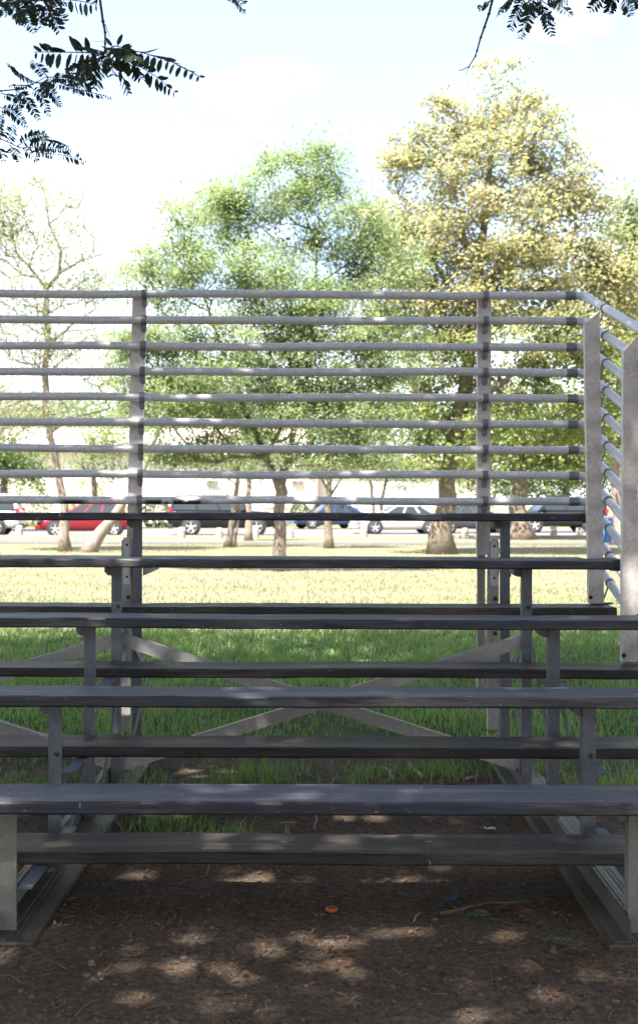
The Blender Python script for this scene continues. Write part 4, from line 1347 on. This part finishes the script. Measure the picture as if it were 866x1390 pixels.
# ------------------------------------------------------------------ bollards
b0 = None
SPOTS = [(27, 50.6, 'left of the red car'), (247, 49.4, 'below the black car\'s rear wheel'), (298, 49.6, 'under the middle of the black car'), (347, 49.8, 'by the black car\'s front wheel'), (394, 50.0, 'just right of the middle trunk'),
         (494, 51, 'by the silver car\'s front'), (588, 51.5, 'beside the thick dark trunk'), (631, 52, 'left of the right back post'), (751, 53, 'under the dark cars on the right'), (786, 53.4, 'beside the nearer end post'), (843, 54.0, 'at the far right between the end posts')]
for k, (px, d, where) in enumerate(SPOTS):
    p = G(px, d)
    if b0 is None:
        root = empty('bollard', tuple(p), None, 'bollard')
        m = MB().lathe([(0, .50), (.09, .50), (.135, .475), (.155, .43), (.16, .1), (.17, -.05)], 14, tuple(p))
        m.build('post', M['concrete'], root)
        m = MB().lathe([(.162, .36), (.166, .355), (.166, .325), (.162, .32)], 14, tuple(p)); m.build('groove_band', M['post'], root)
        b0 = root
        o = root
    else:
        o = tree_copy(b0); o.location = tuple(p); o.scale = (1, 1, .85 + .3 * random.random())
    tag(o, 'short pale concrete bollard ' + where, 'bollard', 'bollards along the street')

# ------------------------------------------------------------------ cars
def paint(name, col, metal=.3):
    m, nt, out = new_mat(name)
    n = noise(nt, coords(nt), 3, 4)
    c = ramp(nt, n, [(.3, [q * .9 for q in col]), (.7, [min(1, q * 1.08) for q in col])])
    b = principled(nt, out, c, .32, metal)
    b.inputs['Coat Weight'].default_value = .3; b.inputs['Coat Roughness'].default_value = .08
    return m


M['glass'] = simple('car_glass', (.025, .032, .035), .06, 0, .1)
M['rubber'] = simple('tyre_rubber', (.025, .025, .025), .85)
M['alloy'] = simple('alloy_rim', (.58, .58, .6), .35, .7)
M['black_trim'] = simple('black_trim', (.02, .02, .021), .6)
M['red_lamp'] = simple('red_lamp', (.5, .02, .03), .2)
M['clear_lamp'] = simple('clear_lamp', (.7, .72, .74), .15)


def superring(hw, z0, z1, n=20, e=.42):
    out = []
    for k in range(n):
        t = 2 * math.pi * k / n + math.pi / n
        c, s = math.cos(t), math.sin(t)
        out.append((hw * math.copysign(abs(c) ** e, c), (z0 + z1) / 2 + (z1 - z0) / 2 * math.copysign(abs(s) ** e, s)))
    return out


def make_car(name, label, px, d, heading, spec, col, group='parked cars', metal=.3):
    """spec: stations (x, half width, z0, z1) from rear (-) to front (+); glass quads; wheels"""
    loc = G(px, d); loc[2] += .015
    root = empty(name, tuple(loc), label, 'car', group, heading)
    pm = paint('car_paint_' + name, col, metal)
    stn = spec['body']
    m = MB()
    rings = []
    xs_ = [s[0] for s in stn]
    fx = np.concatenate([np.linspace(a, b, 4, endpoint=False) for a, b in zip(xs_[:-1], xs_[1:])] + [[xs_[-1]]])
    for x in fx:
        hw = np.interp(x, xs_, [s[1] for s in stn]); z0 = np.interp(x, xs_, [s[2] for s in stn]); z1 = np.interp(x, xs_, [s[3] for s in stn])
        rings.append([(x, y, z) for y, z in superring(hw, z0, z1)])
    n = len(rings[0]); vs = [p_ for rr in rings for p_ in rr]; fs = []
    for i in range(len(rings) - 1):
        for k in range(n):
            k2 = (k + 1) % n; fs.append((i * n + k, i * n + k2, (i + 1) * n + k2, (i + 1) * n + k))
    fs.append(tuple(range(n))[::-1]); fs.append(tuple((len(rings) - 1) * n + k for k in range(n)))
    m.add(vs, fs, True)
    m.build('body', pm, root, local=True)
    # greenhouse: glass block, painted roof and pillars over it
    (xb0, xb1, wb, zb), (xt0, xt1, wt, zt) = spec['cabin']
    m = MB()
    q = [(xb0, -wb, zb), (xb1, -wb, zb), (xb1, wb, zb), (xb0, wb, zb), (xt0, -wt, zt), (xt1, -wt, zt), (xt1, wt, zt), (xt0, wt, zt)]
    m.add(q, [(0, 3, 2, 1), (4, 5, 6, 7), (0, 1, 5, 4), (1, 2, 6, 5), (2, 3, 7, 6), (3, 0, 4, 7)])
    m.build('window', M['glass'], root, local=True)
    m = MB()
    e = .03
    roof = []
    for (t, zz) in ((0, zt - .03), (.0, zt + .005), (.35, zt + .045), (.7, zt + .06)):
        sx = (xt1 - xt0) / 2 * (1 - t * .35) + e * (1 - t); sy = wt * (1 - t * .5) + e * (1 - t); cx = (xt0 + xt1) / 2
        ring = []
        for k in range(24):
            a = 2 * math.pi * k / 24
            ring.append((cx + sx * math.copysign(abs(math.cos(a)) ** .35, math.cos(a)), sy * math.copysign(abs(math.sin(a)) ** .35, math.sin(a)), zz))
        roof.append(ring)
    vs = [p_ for rr in roof for p_ in rr]; fs = []
    for i in range(3):
        for k in range(24):
            k2 = (k + 1) % 24; fs.append((i * 24 + k, i * 24 + k2, (i + 1) * 24 + k2, (i + 1) * 24 + k))
    fs.append(tuple(72 + k for k in range(24))); fs.append(tuple(range(24))[::-1])
    m.add(vs, fs, True)
    for sy in (-1, 1):
        for t in [0.0] + spec['pillars'] + [1.0]:
            a = Vector((xb0 + (xb1 - xb0) * t, sy * (wb + .004), zb - .02)); b = Vector((xt0 + (xt1 - xt0) * t, sy * (wt + .004), zt))
            w = .13 if t == 0.0 else .075
            m.obox(a, b, w, .02, up=(1, 0, 0))
    m.build('roof', pm, root, local=True)
    # wheels
    wm = wr = None
    rad = spec['rad']
    for (wx, sy) in ((spec['wheels'][0], -1), (spec['wheels'][1], -1), (spec['wheels'][0], 1), (spec['wheels'][1], 1)):
        if wm is None:
            t = MB(); t.lathe([(rad * .62, -.11), (rad * .93, -.11), (rad, -.08), (rad, .08), (rad * .93, .11), (rad * .62, .11), (rad * .62, -.11)], 28, (0, 0, 0), 'y')
            wm = t.build('wheel', M['rubber'], root, local=True)
            t = MB(); t.lathe([(0, -.085), (rad * .16, -.095), (rad * .16, -.07), (rad * .5, -.02), (rad * .6, -.02), (rad * .63, -.115), (rad * .66, -.112)], 28, (0, 0, 0), 'y')
            for k in range(5):
                a = 2 * math.pi * k / 5 + .3
                t.obox((math.cos(a) * rad * .12, -.085, math.sin(a) * rad * .12), (math.cos(a) * rad * .61, -.10, math.sin(a) * rad * .61), .03, rad * .2, up=(0, 1, 0))
            wr = t.build('rim', M['alloy'], wm, local=True)
            w_ = wm
        else:
            w_ = wm.copy(); COL.objects.link(w_); w_.parent = root
            c = wr.copy(); COL.objects.link(c); c.parent = w_
        w_.location = (wx, sy * (spec['track'] - .10), rad)
        w_.rotation_euler = (0, 0, 0 if sy < 0 else math.pi)
        arch = MB(); arch.lathe([(0, 0), (rad * 1.17, 0), (rad * 1.17, .02 * sy * -1)], 24, (wx, sy * (spec['track'] + .006), rad + .02), 'y', False)
        arch.build('wheel_arch', M['black_trim'], root, local=True)
        # the tyre sits proud of its dark arch
        w_.location.y = sy * (spec['track'] - .075)
    rx, fx_ = xs_[0], xs_[-1]
    hw = spec['track']
    zl = spec['lamp']
    for sy in (-1, 1):
        t = MB(); t.box(rx - .015, rx + .16, sy * hw * .98 - .10, sy * hw * .98 + .015 if sy > 0 else sy * hw * .98 + .10, zl - .11, zl + .13, .02); t.build('taillight', M['red_lamp'], root, local=True)
        t = MB(); t.box(fx_ - .30, fx_ - .02, sy * hw * .86 - .14, sy * hw * .86 + .14, zl - .14, zl + .02, .03); t.build('headlight', M['clear_lamp'], root, local=True)
        t = MB(); xm = xb1 - .25; t.box(xm - .06, xm + .05, min(sy * (wb + .02), sy * (wb + .22)), max(sy * (wb + .02), sy * (wb + .22)), zb + .02, zb + .17, .02); t.build('mirror', pm, root, local=True)
        for t_ in spec['handles']:
            t = MB(); t.box(t_ - .08, t_ + .08, min(sy * (hw - .01), sy * (hw + .025)), max(sy * (hw - .01), sy * (hw + .025)), zb - .16, zb - .12, .008); t.build('door_handle', M['black_trim'], root, local=True)
    bmat = M['black_trim'] if spec.get('trim') else pm
    MB().box(rx - .06, rx + .2, -hw * .92, hw * .92, .32, .52, .03).build('bumper', bmat, root, local=True)
    MB().box(fx_ - .2, fx_ + .05, -hw * .9, hw * .9, .28, .48, .03).build('bumper', bmat, root, local=True)
    if spec.get('rack'):
        t = MB()
        for sy in (-1, 1): t.tube([(xt0 + .2, sy * wt * .82, zt + .05), (xt0 + .25, sy * wt * .82, zt + .12), (xt1 - .4, sy * wt * .82, zt + .12), (xt1 - .3, sy * wt * .82, zt + .05)], .02, 6)
        t.build('roof_rack', M['black_trim'], root, local=True)
    return root


SEDAN = dict(body=[(-2.35, .74, .34, .86), (-2.15, .86, .26, .97), (-1.5, .89, .22, 1.0), (0, .9, .2, .98), (1.0, .89, .2, .93), (1.7, .87, .22, .84), (2.15, .82, .26, .74), (2.38, .66, .34, .62)],
             cabin=((-1.75, 1.05, .80, .93), (-1.0, .25, .60, 1.38)), pillars=[.30, .62], wheels=(-1.36, 1.36), rad=.33, track=.9, lamp=.74, handles=(-.7, .35))
HATCH = dict(body=[(-2.0, .70, .36, .92), (-1.85, .84, .28, 1.02), (-1.2, .87, .22, 1.02), (0, .88, .2, .97), (.9, .88, .2, .93), (1.5, .86, .22, .86), (1.95, .8, .26, .74), (2.15, .62, .34, .62)],
             cabin=((-1.75, 1.0, .78, .95), (-1.35, .15, .60, 1.43)), pillars=[.38, .70], wheels=(-1.27, 1.30), rad=.32, track=.88, lamp=.82, handles=(-.45,))
SUV = dict(body=[(-2.5, .86, .45, 1.12), (-2.4, .95, .36, 1.2), (-1.5, .99, .32, 1.2), (0, 1.0, .32, 1.19), (1.2, .99, .32, 1.16), (1.9, .97, .34, 1.12), (2.45, .92, .4, 1.03), (2.6, .82, .46, .92)],
           cabin=((-2.42, 1.25, .92, 1.16), (-2.2, .55, .74, 1.80)), pillars=[.33, .62], wheels=(-1.5, 1.5), rad=.39, track=1.0, lamp=1.12, handles=(-.9, .2), rack=True, trim=True)

ST = math.atan(.12)
make_car('suv', 'large black estate car with roof rack and bright alloy wheels', 303, 54.2, ST, SUV, (.006, .007, .010))
make_car('hatchback', 'red two-door car half hidden behind the leaning trunks', 118, 52.6, ST + math.pi, HATCH, (.20, .006, .014))
make_car('sedan', 'silver saloon parked left of the thick dark trunk', 542, 57.5, ST + math.pi, SEDAN, (.58, .55, .50))
make_car('suv', 'white estate car cut off by the left edge', -48, 51.4, ST + math.pi, SUV, (.72, .72, .74))
make_car('sedan', 'dark blue saloon seen beyond the pale slim stem', 446, 68, ST + math.pi + .25, SEDAN, (.03, .06, .16))
make_car('sedan', 'dark grey saloon behind the right back post', 640, 59.5, ST, SEDAN, (.05, .05, .06))
make_car('suv', 'black tall car in deep shade right of the furrowed trunk', 755, 61.5, ST + math.pi, SUV, (.015, .015, .018))

# ------------------------------------------------------------------ building
M['wall'] = simple('cream_render', (.66, .60, .52), .9, 0, .06, 2)
M['roof_red'] = simple('faded_roof', (.52, .44, .38), .9, 0, .2, 3)
M['brick'] = None
m_, nt_, out_ = new_mat('pink_brick')
br = nt_.nodes.new('ShaderNodeTexBrick'); nt_.links.new(coords(nt_, (1, 1, 1)), br.inputs[0])
br.inputs['Color1'].default_value = (.42, .24, .19, 1); br.inputs['Color2'].default_value = (.36, .2, .16, 1); br.inputs['Mortar'].default_value = (.5, .46, .42, 1); br.inputs['Scale'].default_value = 4
mpn = br.inputs[0].links[0].from_node; mpn.inputs['Rotation'].default_value = (R(90), 0, 0)
principled(nt_, out_, br.outputs[0], .9); M['brick'] = m_
M['bglass'] = simple('window_blind', (.46, .45, .43), .3)
M['bframe'] = simple('window_frame', (.6, .58, .55), .6)
YB = 80.0
bz = float(gz(0, YB))
bx = lambda px: (px - CX) / F * YB
B = empty('long_building', (0, YB, bz), 'long low cream building with a pale roof behind the parked cars', 'building')
m = MB(); m.box(bx(-160), bx(418), YB, YB + 14, bz - .2, bz + 4.9); m.build('wall', M['wall'], B)
m = MB(); m.box(bx(431), bx(662), YB + .6, YB + 14, bz - .2, bz + 4.4); m.build('wall', M['wall'], B)
m = MB(); m.box(bx(418) + .003, bx(431) - .003, YB - .5, YB + 13, bz - .2, bz + 4.7); m.build('brick_pier', M['brick'], B)
m = MB(); m.box(bx(590), bx(660), YB + .35, YB + .597, bz - .2, bz + 1.7); m.build('brick_base', M['brick'], B)
m = MB()
m.prism([(YB - .7, bz + 4.93), (YB + 14.7, bz + 4.93), (YB + 14.7, bz + 5.15), (YB + 7, bz + 7.0), (YB - .7, bz + 5.15)], 'x', bx(-175), bx(416)); m.build('roof', M['roof_red'], B)
m = MB(); m.box(bx(432), bx(672), YB - .1, YB + 14.4, bz + 4.42, bz + 4.75); m.build('roof', M['roof_red'], B)
for px in (-20, 170, 288, 404 - 30, 470, 545, 625):
    x = bx(px); yb = YB if px < 418 else YB + .6
    f = MB()
    for (a, b_, c_, d_) in ((x - .75, x + .75, bz + 2.62, bz + 2.7), (x - .75, x + .75, bz + 1.3, bz + 1.38), (x - .75, x - .68, bz + 1.385, bz + 2.615), (x + .68, x + .75, bz + 1.385, bz + 2.615), (x - .03, x + .03, bz + 1.385, bz + 2.615)):
        f.box(a, b_, yb - .06, yb - .003, c_, d_)
    w_ = f.build('window', M['bframe'], B)
    g_ = MB(); g_.box(x - .67, x + .67, yb - .03, yb - .006, bz + 1.39, bz + 2.61); g_.build('pane', M['bglass'], w_)
    s_ = MB(); s_.box(x - .85, x + .85, yb - .16, yb - .004, bz + 1.2, bz + 1.296); s_.build('sill', M['bframe'], w_)
# small ledges standing in for unreadable grey marks on the wall
for px in (288, 404):
    x = bx(px)
    s_ = MB(); s_.box(x - .38, x + .38, YB - .35, YB - .004, bz + 2.93, bz + 3.03, .01); s_.box(x - .38, x - .32, YB - .33, YB - .004, bz + 2.72, bz + 2.925); s_.build('wall_ledge', M['strap'], B)

# barrels seen between the end posts
M['blue_drum'] = simple('blue_plastic', (.03, .17, .48), .4)
M['navy_drum'] = simple('navy_plastic', (.02, .03, .12), .4)
M['red_rim'] = simple('red_rim', (.50, .20, .24), .5)


def drum(px, d, mat, rim, h, rr, label):
    p = G(px, d)
    root = empty('litter_barrel', tuple(p), label, 'litter barrel', 'litter barrels by the street')
    m = MB().lathe([(0, 0), (rr * .92, 0), (rr, .05), (rr, h * .33), (rr * 1.04, h * .35), (rr, h * .37), (rr, h * .66), (rr * 1.04, h * .68), (rr, h * .70), (rr * .97, h)], 22, tuple(p)); m.build('drum', mat, root)
    m = MB().lathe([(rr * .9, h), (rr * 1.05, h), (rr * 1.05, h + .05), (rr * .75, h + .10), (rr * .4, h + .11), (rr * .4, h + .03)], 22, tuple(p)); m.build('rim_lid', rim, root)


drum(827, 46, M['blue_drum'], M['red_rim'], .92, .33, 'bright blue barrel with a red rim between the end posts')
drum(845, 47, M['navy_drum'], M['navy_drum'], .9, .33, 'dark navy barrel right of the bright blue one')
